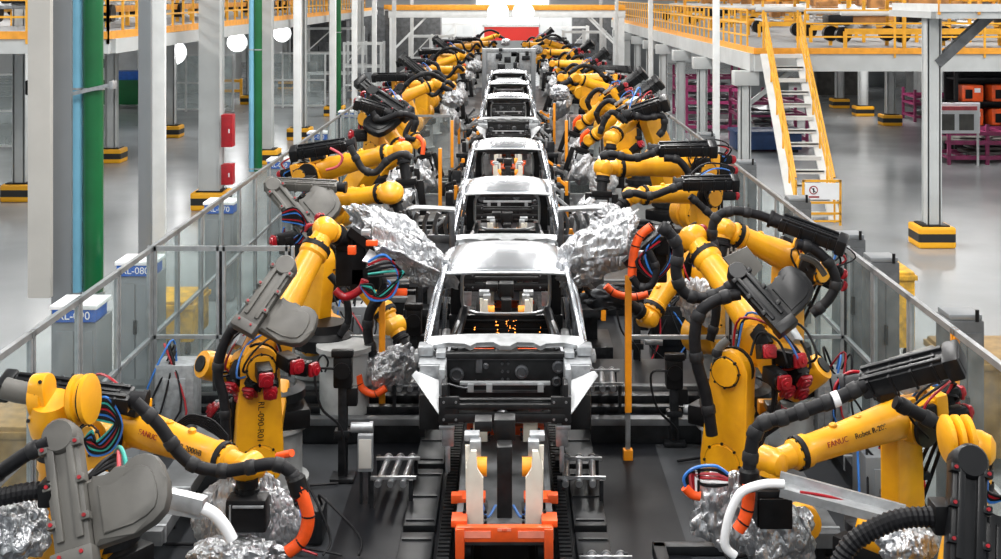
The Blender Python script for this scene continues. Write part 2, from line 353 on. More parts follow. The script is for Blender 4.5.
def robot(label, base, ped, J2, J3, W, T, group=None, s=1.0, near=1, balancer=None, cables=6, seed=1, lowpoly=False, pedcol='pedestal', lead=.0, gun=None, motors=True, linkw=1.0, text=None, mark=False, E=None, noarm=False, nolink=False):
    rd = random.Random(seed)
    base = V(base); J2 = V(J2); J3 = V(J3); W = V(W); T = V(T)
    root = thing('industrial_robot', base, label, 'robot', group)
    u = W - base; u.z = 0; u.normalize(); A = V((0, 0, 1)).cross(u)
    if A.y > 0: A = -A
    A = A * near
    z0 = base.z
    if ped:
        MB().lathe(base, (0, 0, 1), [(0, .36 * s), (.03, .36 * s), (.04, .30 * s), (ped - .05, .30 * s), (ped - .04, .35 * s), (ped, .35 * s)], 24).build('pedestal', M[pedcol], root)
        z0 += ped
    b0 = V((base.x, base.y, z0))
    rot = frame_xz(u, V((0, 0, 1)), b0)
    MB().box((0, 0, .09 * s), (.66 * s, .6 * s, .18 * s), rot, .03 * s).lathe(b0 + V((0, 0, .16 * s)), (0, 0, 1), [(0, .3 * s), (.1 * s, .27 * s)], 20).build('robot_base', M['black'], root)
    h2 = max(J2.z - z0 - .2 * s, .1)
    MB().lathe(b0 + V((0, 0, .24 * s)), (0, 0, 1), [(0, .33 * s), (.08 * s, .33 * s), (.12 * s, .25 * s), (min(h2, .3 * s), .22 * s)], 20).build('swivel_ring', M['darksteel'], root)
    mb = MB()
    mid = (b0 + V((0, 0, .4 * s)) + J2) / 2
    dd = J2 - b0 - V((0, 0, .3 * s))
    if dd.length > .15: mb.beam(b0 + V((0, 0, .3 * s)), J2, .34 * s, .36 * s, u, .04 * s)
    mb.lathe(J2 - A * .22 * s, A, [(0, .2 * s), (.05 * s, .23 * s), (.24 * s, .23 * s), (.27 * s, .19 * s)], 20)
    mb.build('turret', M['yellow'], root)
    if motors:
        motor(root, J2 - A * .1 * s - u * .12 * s + V((0, 0, .18 * s)), -u * .6 + V((0, 0, .5)) - A * .3, .085 * s, .34 * s)
    up = (J3 - J2).normalized()
    if not nolink:
        mb = MB().link(J2, .215 * s * linkw, J3, .165 * s * linkw, A, .05 * s, .23 * s, .03 * s)
        # raised hub discs
        mb.lathe(J2 + A * .22 * s, A, [(0, .15 * s), (.02 * s, .145 * s)], 20).lathe(J3 + A * .22 * s, A, [(0, .12 * s), (.025 * s, .115 * s)], 20)
        la = mb.build('lower_arm', M['yellow'], root)
        MB().lathe(J3 + A * .04 * s, A, [(0, .18 * s * linkw), (.03 * s, .18 * s * linkw)], 22).build('joint_seal', M['rubber'], la)
        if not lowpoly:
            for c_, r_ in ((J2, .18), (J3, .14)):
                bm_ = MB().tube([c_ + (u * math.cos(q_ * math.pi / 12) + V((0, 0, 1)) * math.sin(q_ * math.pi / 12)) * r_ * s * .9 + A * .225 * s for q_ in range(25)], .006 * s, 5, raw=True)
                for i in range(8):
                    a_ = i * math.pi / 4
                    p = c_ + (u * math.cos(a_) + V((0, 0, 1)) * math.sin(a_)) * r_ * s * .9
                    bm_.cyl(p + A * .22 * s, p + A * .245 * s, .012 * s, None, 6)
                bm_.build('bolt_circle', M['darksteel'], la)
        if text:
            f = Matrix((-(up), A.cross(-up), A)).transposed().to_4x4(); f.translation = J2.lerp(J3, .45) + A * .235 * s
            text_obj('arm_marking', text, .075 * s, f, M['bodyk'], la)
    if E is not None: J3 = V(E)
    d = (W - J3); L = d.length; d.normalize(); n = A.cross(d); 
    if n.z < 0: n = -n
    # elbow casting
    mb = MB().lathe(J3 - A * .24 * s, A, [(0, .13 * s), (.04 * s, .18 * s), (.26 * s, .18 * s), (.28 * s, .14 * s)], 20)
    fx = frame_xz(d, n, J3 - A * .12 * s)
    mb.box((-.02 * s, 0, .04 * s), (.42 * s, .26 * s, .3 * s), fx, .05 * s)
    mb.box((-.24 * s, 0, .06 * s), (.12 * s, .3 * s, .32 * s), fx, .03 * s)
    for yy in (-.12, .12): mb.box((.1 * s, yy * s, .2 * s), (.16 * s, .05 * s, .1 * s), fx, .012)
    el = mb.build('elbow', M['yellow'], root)
    if motors:
        for (yy, zz) in ((-.09, .0), (.09, .0), (0, .14)):
            motor(el, fx @ V((-.29 * s, yy * s, zz * s)), -d, .07 * s, .26 * s)
    S0 = J3 - A * .12 * s + n * .05 * s
    W0 = W
    fd = (W0 - S0); FL = fd.length; fd.normalize()
    if not noarm:
        fa = MB().lathe(S0, fd, [(.05 * s, .13 * s), (.12 * s, .165 * s), (.3 * s, .155 * s), (FL * .55, .125 * s), (FL * .74, .118 * s), (FL * .76, .135 * s), (FL * .8, .135 * s)], 22).build('forearm', M['yellow'], root)
        MB().lathe(S0 + fd * FL * .8, fd, [(0, .142 * s), (.045 * s, .142 * s)], 22).build('forearm_seal', M['rubber'], fa)
        if not lowpoly:
            mbb = MB(); fr_ = frame_at(S0, fd)
            for i in range(10):
                a_ = i * math.pi / 5; c_ = V((math.cos(a_), math.sin(a_), 0))
                mbb.cyl(fr_ @ (c_ * .128 * s + V((0, 0, FL * .8 + .04 * s))), fr_ @ (c_ * .128 * s + V((0, 0, FL * .8 + .06 * s))), .011 * s, None, 6)
            mbb.build('flange_bolt_ring', M['darksteel'], fa)
            mbl = MB()
            for q_ in (.2, .38, .56): mbl.lathe(S0 + fd * FL * q_ + n * .12 * s, n, [(0, .035 * s), (.03 * s, .033 * s), (.04 * s, .02 * s)], 10)
            mbl.build_each('lifting_boss', M['yellow'], fa)
        if mark:
            v_ = V((0, -1, .25)); v_ = (v_ - fd * v_.dot(fd)).normalized(); x_ = fd if fd.x > 0 else -fd
            for body_, off_, mm_ in (('FANUC', -.2, 'red'), ('Robot R-2000iB', .16, 'bodyk')):
                fm = frame_xz(x_, v_, S0 + fd * (FL * .45 + off_ * (1 if fd.x > 0 else -1)) + v_ * (.155 - .03 * max(0, (FL * .45 + off_ * (1 if fd.x > 0 else -1)) / s - .3 * 1) / max(.1, FL * .55 / s - .3) + .003) * s)
                text_obj('forearm_marking', body_, .062, fm, M[mm_], fa)
    mb = MB().lathe(S0 + fd * (FL * .8 + .045 * s), fd, [(0, .125 * s), (.03 * s, .125 * s), (.05 * s, .1 * s), (FL * .2 - .06 * s, .09 * s)], 20)
    mb.lathe(W0 - A * .11 * s, A, [(0, .09 * s), (.02 * s, .115 * s), (.15 * s, .115 * s), (.17 * s, .105 * s), (.21 * s, .09 * s), (.235 * s, .05 * s)], 20)
    wr = mb.build('wrist', M['yellow'], root)
    td = (T - W0); TL = td.length; td.normalize()
    MB().lathe(W0 + td * .04 * s, td, [(0, .095 * s), (.07 * s, .095 * s)], 18).build('wrist_housing', M['yellow'], wr)
    MB().lathe(W0 + td * .11 * s, td, [(0, .085 * s), (.04 * s, .085 * s), (.045 * s, .1 * s), (.075 * s, .1 * s), (.08 * s, .07 * s), (max(TL - .0, .12 * s), .07 * s)], 18).build('tool_flange', M['rubber'], wr)
    if balancer is not None:
        a = V(balancer[0]); b = V(balancer[1]); bd = (b - a); BL = bd.length
        bl = MB().lathe(a, bd, [(0, .05 * s), (.02, .1 * s), (BL * .1, .125 * s), (BL * .85, .125 * s), (BL, .115 * s), (BL + .02, .05 * s)], 20).build('balancer', M['yellow'], root)
        MB().lathe(b, bd, [(0, .07 * s), (.03, .07 * s)], 16).build('balancer_plug', M['black'], bl)
        MB().cyl(a - bd.normalized() * .25 * s, a, .03 * s).box(a - bd.normalized() * .25 * s, (.12 * s, .12 * s, .12 * s), None, .02).build('balancer_rod', M['yellow'], bl)
    # connector boxes, brackets and a cable run down the lower arm
    cb = MB().box((-.05 * s, .16 * s, .1 * s), (.2 * s, .06 * s, .14 * s), fx, .012).box((.14 * s, -.1 * s, .22 * s), (.2 * s, .1 * s, .08 * s), fx, .01).build('connector_box', M['black'], el)
    MB().box((-.08 * s, -.03 * s, .27 * s), (.26 * s, .12 * s, .06 * s), fx, .01).build('connector_bracket', M['galv'], el)
    if not nolink:
        q0 = J2.lerp(J3, .08) - u * .2 * s; q1 = J2.lerp(J3, .5) - u * .24 * s; q2 = J3 - u * .2 * s + A * .05 * s
        for i in range(3): MB().tube([q0 + A * (.05 * i - .02) * s, q1 + A * (.06 * i - .05) * s - u * .02 * i, q2 + A * .04 * i * s], .018 * s, 6).build('arm_cable', M['rubber'], la)
        MB().box(q1, (.12 * s, .16 * s, .06 * s), None, .01).build('cable_clip', M['darksteel'], la)
    for i in range(cables):
        r = .009 * s + rd.random() * .005
        c0 = fx @ V((-.3 * s, rd.uniform(-.1, .1) * s, rd.uniform(-.05, .12) * s)); R = s * rd.uniform(.18, .32)
        pts = [c0, c0 + n * R * .9 - d * R * .4 + A * rd.uniform(-.05, .2) * s, c0 + n * R * 1.1 + d * R * .7 + A * rd.uniform(0, .25) * s, c0 + d * R * 1.7 + A * rd.uniform(.1, .25) * s + n * R * .4, c0 + d * R * 1.2 + A * .2 * s - n * R * .5]
        MB().tube(pts, r, 6, k=5).build('cable', M[CAB[i % 6]], el, smooth=60)
    return dict(root=root, A=A, u=u, d=d, n=n, J3=J3, W=W, T=T, fx=fx, s=s)
def weld_gun(root, T, d, s=1.0, seed=1, cloth=True, lab=None):
    """spot-welding gun body with arms; the silver cloth bag around it"""
    T = V(T); d = V(d).normalized(); f = frame_xz(V((0, 1, 0)).cross(d) if abs(d.y) < .9 else V((1, 0, 0)), -d, T)
    g = MB().box((0, 0, -.05 * s), (.3 * s, .22 * s, .1 * s), f, .02).box((0, 0, -.24 * s), (.22 * s, .2 * s, .28 * s), f, .02).box((.2 * s, 0, -.3 * s), (.1 * s, .08 * s, .5 * s), f, .015).box((-.2 * s, 0, -.3 * s), (.1 * s, .08 * s, .5 * s), f, .015)
    g = g.box((-.1 * s, 0, -.52 * s), (.3 * s, .07 * s, .07 * s), f, .015).cyl(f @ V((.2 * s, 0, -.55 * s)), f @ V((.04 * s, 0, -.6 * s)), .025 * s).build('welding_gun', M['black'], root)
    MB().box((0, -.12 * s, -.2 * s), (.16 * s, .03 * s, .14 * s), f, .008).box((0, .12 * s, -.2 * s), (.16 * s, .03 * s, .14 * s), f, .008).build('gun_plate', M['galv'], g)
    if cloth:
        c = MB().blob((0, 0, 0), (.24 * s, .2 * s, .36 * s), seed, .35, 4, f @ Matrix.Translation((0.12 * s, 0, -.42 * s)), 2.4).build('silver_cover', M['cloth'], g, smooth=50)
    return g
def cover(root, c, rad, seed, mtx=None, amp=.32, sub=5, freq=2.6, name='silver_cover', m='cloth'):
    return MB().blob(c, rad, seed, amp, sub, mtx, freq).build(name, M[m], root, smooth=50)
# ---------------------------------------------------------------- setting
struct('floor', MB().box2((-34, -4, -.2), (34, 104, 0)), M['floor'])
struct('ceiling', MB().box2((-34, -2, 11), (34, 100, 11.3)), M['ceil'])
struct('wall_back', MB().box2((-34, 100, 0), (34, 100.4, 12)), M['wallm'])
struct('wall_left', MB().box2((-34.4, -4, 0), (-34, 104, 12)), M['wallm'])
struct('wall_right', MB().box2((34, -4, 0), (34.4, 104, 12)), M['wallm'])
struct('trim_1', MB().box2((-4.4, 2, 0), (4.1, 74, .012)), M['sidefloor'])
struct('trim_2', MB().box2((-1.7, 2, .012), (1.7, 74, .024)), M['cellfloor'])
X0 = -.05
# deck beams crossing the cell floor
for sd, nm in ((-1, 'left'), (1, 'right')):
    for i, y in enumerate((15.0, 21.0, 27.0, 34.0)):
        xa, xb = (-4.3, -1.0) if sd < 0 else (.95, 4.0)
        t = thing('floor_platform', ((xa + xb) / 2, y, .024), 'dark steel floor platform across the %s cell floor, %s from the camera' % (nm, ORD[i]), 'platform', 'steel platforms across the cell floor')
        MB().box2((xa, y, .024), (xb, y + 2.6, .28), .01).build('platform_body', M['deck'], t)
        MB().box2((xa, y - .03, .24), (xb, y + .12, .32), .008).box2((xa, y + 1.2, .27), (xb, y + 1.32, .33), .008).build('platform_edge', M['duct'], t)
        MB().box2((xa, y + .3, .28), (xb, y + .42, .36), .008).box2((xa, y + .6, .28), (xb, y + .75, .40), .01).build('cable_duct', M['darksteel'], t)
# ---------------------------------------------------------------- fences
def fence(name, label, a, b, ys, grp=None, amber=()):
    """run of aluminium posts with clear panels; a, b base end points; ys = fractions along"""
    a = V(a); b = V(b); d = b - a; L = d.length; u = d.normalized(); nrm = V((u.y, -u.x, 0)); TZ = 2.2
    t = thing('guard_fence', a, label, 'fence', grp)
    pts = [a + u * q for q in ys]
    for i, p in enumerate(pts):
        f = frame_xz(u, V((0, 0, 1)), p)
        m = MB().box((-.038, 0, TZ / 2), (.04, .05, TZ), f, .005).box((.038, 0, TZ / 2), (.04, .05, TZ), f, .005)
        MB().box((0, .0, TZ / 2), (.036, .02, TZ - .06), f).build('post_joint', M['darksteel'], t, smooth=0)
        m.box((0, 0, .02), (.2, .16, .03), f).build('fence_post', M['amber'] if i in amber else M['alu'], t)
    for z, h in ((TZ - .03, .06), (1.08, .045), (.14, .045)):
        MB().beam(a + V((0, 0, z)), b + V((0, 0, z)), .05, h).build('fence_rail', M['alu'], t)
    for p, q in zip(pts, pts[1:]):
        MB().beam(p + V((0, 0, (TZ - .06 + .16) / 2)) + u * .06, q + V((0, 0, (TZ - .06 + .16) / 2)) - u * .06, .008, TZ - .24).build('clear_panel', M['glass'], t, smooth=0)
    return t
def steps(y0, L, st): 
    n = int(L / st); return [i * L / n for i in range(n + 1)]
LX, RX = -4.42, 4.14
fence('guard_fence', 'long aluminium guard fence with clear panels along the left robots', (LX, 7.9, 0), (LX, 66, 0), steps(0, 58.1, 1.27))
fence('guard_fence', 'long aluminium guard fence with clear panels along the right robots', (RX, 7.9, 0), (RX, 66, 0), steps(0, 58.1, 1.31), amber=(3,))
for y, wn in ((15.75, 'nearest'), (33.0, 'farther')):
    xi = 2.72 if y < 20 else 1.5
    fence('guard_fence', 'short cross fence joining the left fence to the line, %s' % wn, (LX, y, 0), (-xi, y, 0), steps(0, -LX - xi, .8))
    fence('guard_fence', 'short cross fence joining the right fence to the line, %s' % wn, (xi, y, 0), (RX, y, 0), steps(0, RX - xi, .7))
    if y < 20:
        for s_ in (-1, 1):
            t = thing('guard_rail', (s_ * 2.1, y, 0), 'single aluminium rail between the cross fence and the line, %s side' % ('left' if s_ < 0 else 'right'), 'rail', 'low rails beside the line')
            MB().box2((s_ * 1.45, y - .025, 1.05), (s_ * 2.7, y + .025, 1.10), .004).build('rail_bar', M['alu'], t); MB().box2((s_ * 1.45 - .025, y - .025, 0), (s_ * 1.45 + .025, y + .025, 1.12), .004).build('rail_post', M['alu'], t)
# light-curtain posts
def curtain(x, y, label, h=2.12, amb=1.2):
    t = thing('light_curtain_post', (x, y, .024), label, 'safety post', 'orange light curtain posts beside the line')
    MB().box((0, 0, .07), (.11, .11, .14), Matrix.Translation((x, y, .0)), .015).build('post_foot', M['amber'], t)
    MB().box((x, y, h / 2), (.055, .055, h), None, .006).build('post', M['alu'], t)
    MB().box((x - .0, y - .05, h - amb / 2), (.075, .05, amb), None, .008).build('sensor_bar', M['amber'], t)
curtain(1.34, 14.5, 'tall orange light curtain post right of the nearest body, in front', amb=1.55)
curtain(-1.55, 15.5, 'orange light curtain post left of the nearest body, behind silver wrapped gun', h=1.62, amb=1.5)
for x, y, l in ((-1.47, 32.4, 'left of the line, third body row'), (1.43, 32.4, 'right of the line, third body row'), (-1.5, 37.5, 'left of the line, farthest'), (1.3, 37.5, 'right of the line, farthest'), (-1.45, 26.5, 'left of the line beside the second body row')):
    curtain(x, y, 'orange light curtain post ' + l)
# ---------------------------------------------------------------- columns, pipes, poles
def column(x, y, label, grp, w=.3, guard=True, zb=0, zt=9.5, m='colpaint', h=True, gs=.8, name='steel_column', d=None):
    t = thing(name, (x, y, zb), label, 'column' if name == 'steel_column' else name.split('_')[-1], grp)
    d = d or w
    mb = MB()
    if h:
        mb.box2((x - w / 2, y - d / 2, zb), (x + w / 2, y - d / 2 + .025, zt)).box2((x - w / 2, y + d / 2 - .025, zb), (x + w / 2, y + d / 2, zt)).box2((x - w * .42, y - d / 2, zb), (x - w * .42 + .03, y + d / 2, zt)).box2((x + w * .42 - .03, y - d / 2, zb), (x + w * .42, y + d / 2, zt))
    else: mb.box2((x - w / 2, y - d / 2, zb), (x + w / 2, y + d / 2, zt), .01)
    mb.build('shaft', M[m], t)
    if guard:
        q = gs / 2
        MB().box2((x - q, y - q, 0), (x + q, y + q, .44), .05).build('column_guard', M['hazard'], t, smooth=0)
        MB().box2((x - q * .75, y - q * .75, .43), (x + q * .75, y + q * .75, .47), .01).build('guard_top', M['black'], t)
    elif zb == 0: MB().box2((x - w * .8, y - d * .8, 0), (x + w * .8, y + d * .8, .03)).build('base_plate', M['colpaint'], t)
    return t
for i, y in enumerate((31.7, 40.2, 46.8, 56, 65)):
    column(-7.42 - (.28 if i else 0), y, 'white column of the inner left row, %s from camera, striped foot guard' % ORD[i], 'columns of the inner left row', w=.52 if i == 0 else .44, gs=.86)
for i, y in enumerate((33, 40.5, 47.6, 54, 62, 72)):
    column(-12.65, y, 'white column of the outer left row, %s from camera, striped foot guard' % ORD[i], 'columns of the outer left row', w=.34)
for i, y in enumerate((52, 56, 60)):
    column(15.5, y, 'white column under the right platform, %s from camera, striped guard' % ORD[i], 'guarded columns under the right platform', w=.36, zt=3.2)
column(8.93, 27, 'tall white column on the open floor right, striped foot guard', None, w=.32, zt=4.85, gs=.78)
for i, y in enumerate((34, 41.5, 46.7, 52, 57, 62.5, 68, 74)):
    t = column(6.25, y, 'white platform column beside the right fence, %s from camera' % ORD[i], 'columns carrying the right platform edge', w=.3, guard=False, zt=3.2)
    MB().box2((6.25 - .3, y - .25, 2.9), (6.25 + .35, y + .25, 3.28), .01).build('column_head', M['colpaint'], t)
column(-6.26, 17, 'beige column-like duct box hanging left of the near pipes', None, w=.30, d=.12, guard=False, zb=1.27, m='colbeige', h=False, name='wiring_duct')
column(-6.06, 17.25, 'grey double profile post right of the beige duct', None, w=.27, d=.08, guard=False, m='prof', h=False)
column(-5.72, 20, 'grey profile post behind the left fence, farther than the pipes', None, w=.2, d=.1, guard=False, m='prof', h=False)
column(-5.62, 20.4, 'white post touching the grey profile post', None, w=.22, d=.1, guard=False, h=False, m='white')
pl = ['nearest', 'middle', 'farthest']
for i, y in enumerate((17.5, 30, 44)):
    for q, (m_, x, r) in enumerate((('lblue', -5.94 if i == 0 else -6.07, .075), ('green', -5.72 if i == 0 else -5.93, .135 if i == 0 else .1))):
        t = thing('vertical_pipe', (x, y, 1.1), '%s vertical pipe of the %s pipe pair' % ('light blue' if q == 0 else 'green', pl[i]), 'pipe', 'vertical pipes outside the left fence')
        MB().cyl((x, y, 1.15), (x, y, 9.5), r, None, 18).build('pipe_run', M[m_], t)
        mb = MB()
        for z in (1.2, 4.0, 7.0): mb.lathe((x, y, z), (0, 0, 1), [(0, r * 1.12), (.03, r * 1.12)], 18)
        mb.build('pipe_joint', M['galv'], t)
t = thing('pipe_bracket', (-5.8, 17.4, 3.95), 'small steel bracket arm clamping the nearest pipes', 'bracket')
MB().beam((-5.98, 17.3, 3.95), (-5.42, 17.3, 4.08), .04, .05).build('bracket_arm', M['galv'], t)
MB().box2((-5.44, 17.27, 4.02), (-5.38, 17.45, 4.13), .01).build('bracket_clamp', M['galv'], t)
for i, y in enumerate((30, 36, 41, 47, 55, 65)):
    column(-5.0, y, 'slim white pole behind the left fence, %s from camera' % ORD[i], 'slim poles along the left fence', w=.17, guard=False, m='white', h=False)
for i, y in enumerate((30, 44, 58, 68)):
    column(4.85, y, 'slim white pole behind the right fence, %s from camera' % ORD[i], 'slim poles along the right fence', w=.15, guard=False, m='white', h=False)
# portal frames over the far line
def portal(y, z, x0, x1, label, m='white'):
    t = thing('overhead_gantry', (0, y, 0), label, 'gantry', 'gantries over the far end of the line')
    MB().box2((x0, y - .15, z), (x1, y + .15, z + .35), .01).build('gantry_beam', M[m], t)
    MB().box2((x0, y - .2, z + .36), (x1, y + .2, z + .62), .01).build('gantry_edge', M['railor'], t)
    for x in (x0 + .2, x1 - .2): MB().box2((x - .15, y - .15, 0), (x + .15, y + .15, z)).build('gantry_leg', M[m], t)
    for sg, x in ((1, x0 + .2), (-1, x1 - .2)): MB().beam((x, y, z - 1.6), (x + sg * 1.6, y, z), .1, .1).build('gantry_brace', M[m], t)
portal(62, 4.2, -5.9, 5.6, 'nearer white gantry with orange edge across the far line')
portal(76, 4.1, -7.5, 6.5, 'farther white gantry with orange edge, before the red banner')
wl_ = MB().box2((-2.6, 99.9, 3.0), (3.0, 99.98, 8.5)); struct('glow_panel_1', wl_, M['lit'])  # glowing panel added on the back wall to imitate the lamp glare, not a window
t = thing('red_banner', (.2, 84, 2.2), 'red banner board hanging at the far end of the line', 'banner')
MB().box2((-1.7, 84, 2.3), (1.9, 84.05, 3.2)).build('banner_sheet', M['red2'], t)
MB().box2((-1.8, 83.96, 3.2), (2.0, 84.1, 3.3)).box2((-1.8, 83.96, 0), (-1.72, 84.1, 3.3)).box2((1.92, 83.96, 0), (2.0, 84.1, 3.3)).build('banner_frame', M['white'], t)
for i, (x, s_) in enumerate(((-.55, .46), (.62, .46))):
    t = thing('flood_lamp', (x, 59, 4.5), '%s glowing white flood lamp at the far end' % ['left', 'right'][i], 'lamp', 'flood lamps at the far end')
    MB().lathe((x, 58.9, 4.5), (0, -1, 0), [(0, s_), (.12, s_)], 24).build('lamp_face', M['lamp'], t)
    MB().lathe((x, 59.2, 4.5), (0, -1, 0), [(0, s_ * .6), (.28, s_ * 1.08)], 24).cyl((x, 59.2, 4.5), (x, 59.2, 11.02), .03).build('lamp_housing', M['white'], t)
# far enclosure: white cabinet walls, grey machines
rd = random.Random(4)
def cabinet(x, y, sx, sy, h, label, m='white', grp=None, name='machine_cabinet', cat='cabinet', z=0):
    t = thing(name, (x, y, z), label, cat, grp)
    MB().box2((x - sx / 2, y - sy / 2, z + .06), (x + sx / 2, y + sy / 2, z + h), .015).box2((x - sx / 2 + .05, y - sy / 2 + .05, z), (x + sx / 2 - .05, y + sy / 2 - .05, z + .08)).build('cabinet_body', M[m], t)
    MB().box2((x - sx * .42, y - sy / 2 - .02, z + .15), (x - sx * .02, y - sy / 2, z + h * .94), .006).build('door_panel', M[m], t)
    MB().box2((x + sx * .02, y - sy / 2 - .02, z + .15), (x + sx * .42, y - sy / 2, z + h * .94), .006).build('door_panel', M[m], t)
    MB().box2((x - .02, y - sy / 2 - .05, z + h * .5), (x + .02, y - sy / 2 - .02, z + h * .62)).build('door_handle', M['black'], t)
    return t
# robot controllers outside both fences
for i, y in enumerate((15.0, 17.4, 22.3, 28.0, 33.5, 39.5, 44.5)):
    x = -5.02
    t = cabinet(x, y, .5, .6, 1.52, 'white robot controller outside the left fence, %s from camera' % ORD[i], grp='robot controllers outside the left fence', name='robot_controller', cat='controller', m='prof')
    MB().box2((x - .25, y - .33, 1.53), (x + .25, y + .1, 1.68), .01).build('sign_board', M['signblue'], t)
    MB().box2((x - .27, y - .35, 1.68), (x + .27, y + .2, 1.73), .01).build('top_cover', M['signwhite'], t)
    f = Matrix(((1, 0, 0), (0, 0, -1), (0, 1, 0))).to_4x4(); f.translation = V((x, y - .335, 1.605))
    text_obj('sign_lettering', 'RL-%02d0' % (9 - i), .13, f, M['signwhite'], t)
for i, y in enumerate((13.1, 15.9, 17.4, 20.5, 25, 30)):
    x = 4.62
    t = cabinet(x, y, .36, .4, 2.0, 'grey robot controller outside the right fence, %s from camera' % ORD[i], grp='robot controllers outside the right fence', name='robot_controller', cat='controller', m='duct')
    MB().box2((x - .17, y - .18, 2.0), (x + .17, y + .18, 2.06), .02).build('top_fan', M['prof'], t)
    MB().cyl((x + .1, y - .22, 2.0), (x + .1, y - .22, 2.12), .02).build('beacon', M['black'], t)
t = thing('warning_beacon', (3.9, 10.4, 1.25), 'small green lit signal light at the right edge', 'signal light')
MB().cyl((3.95, 10.6, 0.02), (3.95, 10.6, 1.42), .018).build('beacon_pole', M['black'], t)
MB().cyl((3.95, 10.6, 1.42), (3.95, 10.6, 1.50), .035).build('green_lens', M['green_led'], t)
MB().cyl((3.95, 10.6, 1.50), (3.95, 10.6, 1.63), .037).build('dark_lens', M['black'], t)
# yellow robots parked outside behind the fence glass are seen only blurred: crates and boxes
for i, (x, y, h, m_) in enumerate(((-5.15, 13.2, 1.0, 'foil'), (-5.1, 19.2, .8, 'yellow_dirty'), (5.35, 14.5, 1.3, 'foil'), (5.1, 11.4, 1.35, 'yellow_dirty'), (5.4, 18.9, 1.3, 'yellow_dirty'))):
    t = thing('transfer_trolley', (x, y, 0), '%s trolley box seen through the %s fence panels, %s' % ('brown' if m_ == 'foil' else 'yellow', 'left' if x < 0 else 'right', ['near the corner', 'beyond the pipes', 'middle', 'nearest', 'farthest'][i]), 'trolley')
    MB().box2((x - .45, y - .5, .2), (x + .45, y + .5, h), .03).box2((x - .48, y - .53, h - .12), (x + .48, y + .53, h - .05), .01).build('trolley_body', M[m_], t)
    for a_ in (-.35, .35):
        for b_ in (-.4, .4): MB().cyl((x + a_ - .03, y + b_, .08), (x + a_ + .03, y + b_, .08), .08).box2((x + a_ - .03, y + b_ - .03, .08), (x + a_ + .03, y + b_ + .03, .22)).build('caster', M['black'], t)
# fire boxes
for z0, z1, l in ((1.55, 2.35, 'upper tall'), (.62, 1.12, 'lower short')):
    t = thing('fire_extinguisher_box', (-7.02, 31.5, z0), '%s red fire box fixed beside the nearest inner left column' % l, 'fire box')
    MB().box2((-7.12, 31.4, z0), (-6.84, 31.75, z1), .015).build('box_body', M['fredx'], t)
    MB().box2((-7.10, 31.375, z0 + .05), (-6.86, 31.4, z1 - .05), .01).build('box_door', M['fredx'], t)
    MB().box2((-6.93, 31.36, (z0 + z1) / 2 - .05), (-6.90, 31.375, (z0 + z1) / 2 + .05)).build('door_handle', M['signwhite'], t)
# ---------------------------------------------------------------- mezzanines
def railing(t, a, b, z, st=1.1, h=1.05, m='rail', mid=2, pad=False):
    a = V(a); b = V(b); L = (b - a).length; n = max(1, int(L / st)); 
    for i in range(n + 1):
        p = a.lerp(b, i / n); MB().box((p.x, p.y, z + h / 2 - .1), (.05, .05, h + .2)).build('railing_post', M[m], t, smooth=0)
    for k in range(mid + 1):
        zz = z + h * (1 - k / (mid + 1)); MB().beam(V((a.x, a.y, zz)), V((b.x, b.y, zz)), .045, .045).build('handrail', M[m], t, smooth=0)
def mezz(label, x0, x1, y0, y1, z, rail_side, bh=.3, edge='railor', grp=None):
    t = thing('mezzanine_platform', ((x0 + x1) / 2, y0, z), label, 'platform', grp)
    MB().box2((x0, y0, z - .06), (x1, y1, z)).build('deck', M['deckgrey'], t)
    MB().box2((x0, y0 - .03, z - .1), (x1, y0 + .02, z + .06)).build('edge_strip', M[edge], t)
    MB().box2((x0, y0 + .02, z - .1 - bh), (x1, y0 + .2, z - .1)).build('edge_beam', M['colpaint'], t)
    xs = x1 if rail_side > 0 else x0
    MB().box2((xs - .03, y0, z - .1), (xs + .03, y1, z + .06)).build('edge_strip', M[edge], t)
    MB().box2((xs - .1, y0 + .2, z - .1 - bh), (xs + .1, y1, z - .1)).build('edge_beam', M['colpaint'], t)
    return t, xs
t, xs = mezz('left white mezzanine platform with orange edge and yellow railings', -30, -8.2, 26, 78, 4.5, 1)
railing(t, (xs, 26, 0), (xs, 72, 0), 4.5, 1.0); railing(t, (-8.2, 26, 0), (-28, 26, 0), 4.5, 1.6)
t, xs = mezz('right white mezzanine platform with yellow railings above the stairs', 6.44, 31, 33.5, 80, 3.85, -1, bh=.46)
railing(t, (xs, 34.6, 0), (xs, 78, 0), 3.85, .95); railing(t, (7.75, 33.5, 0), (29, 33.5, 0), 3.85, 2.2)
for y in (40, 46, 52, 58):
    MB().box2((6.5, y - .12, 3.3), (30, y + .12, 3.72)).build('cross_beam', M['colpaint'], t)
MB().beam((6.3, 34.2, 2.3), (7.6, 34.2, 3.3), .1, .12).build('corner_brace', M['colpaint'], t)
t, xs = mezz('small upper platform at the top right corner on a tall column', 8.72, 16, 25.9, 29, 5.06, -1, bh=.14, edge='white')
railing(t, (8.72, 25.9, 0), (16, 25.9, 0), 5.1, .8, m='railor')
MB().beam((9.0, 26.9, 3.85), (10.15, 26.9, 4.9), .2, .2).build('diagonal_brace', M['duct'], t)
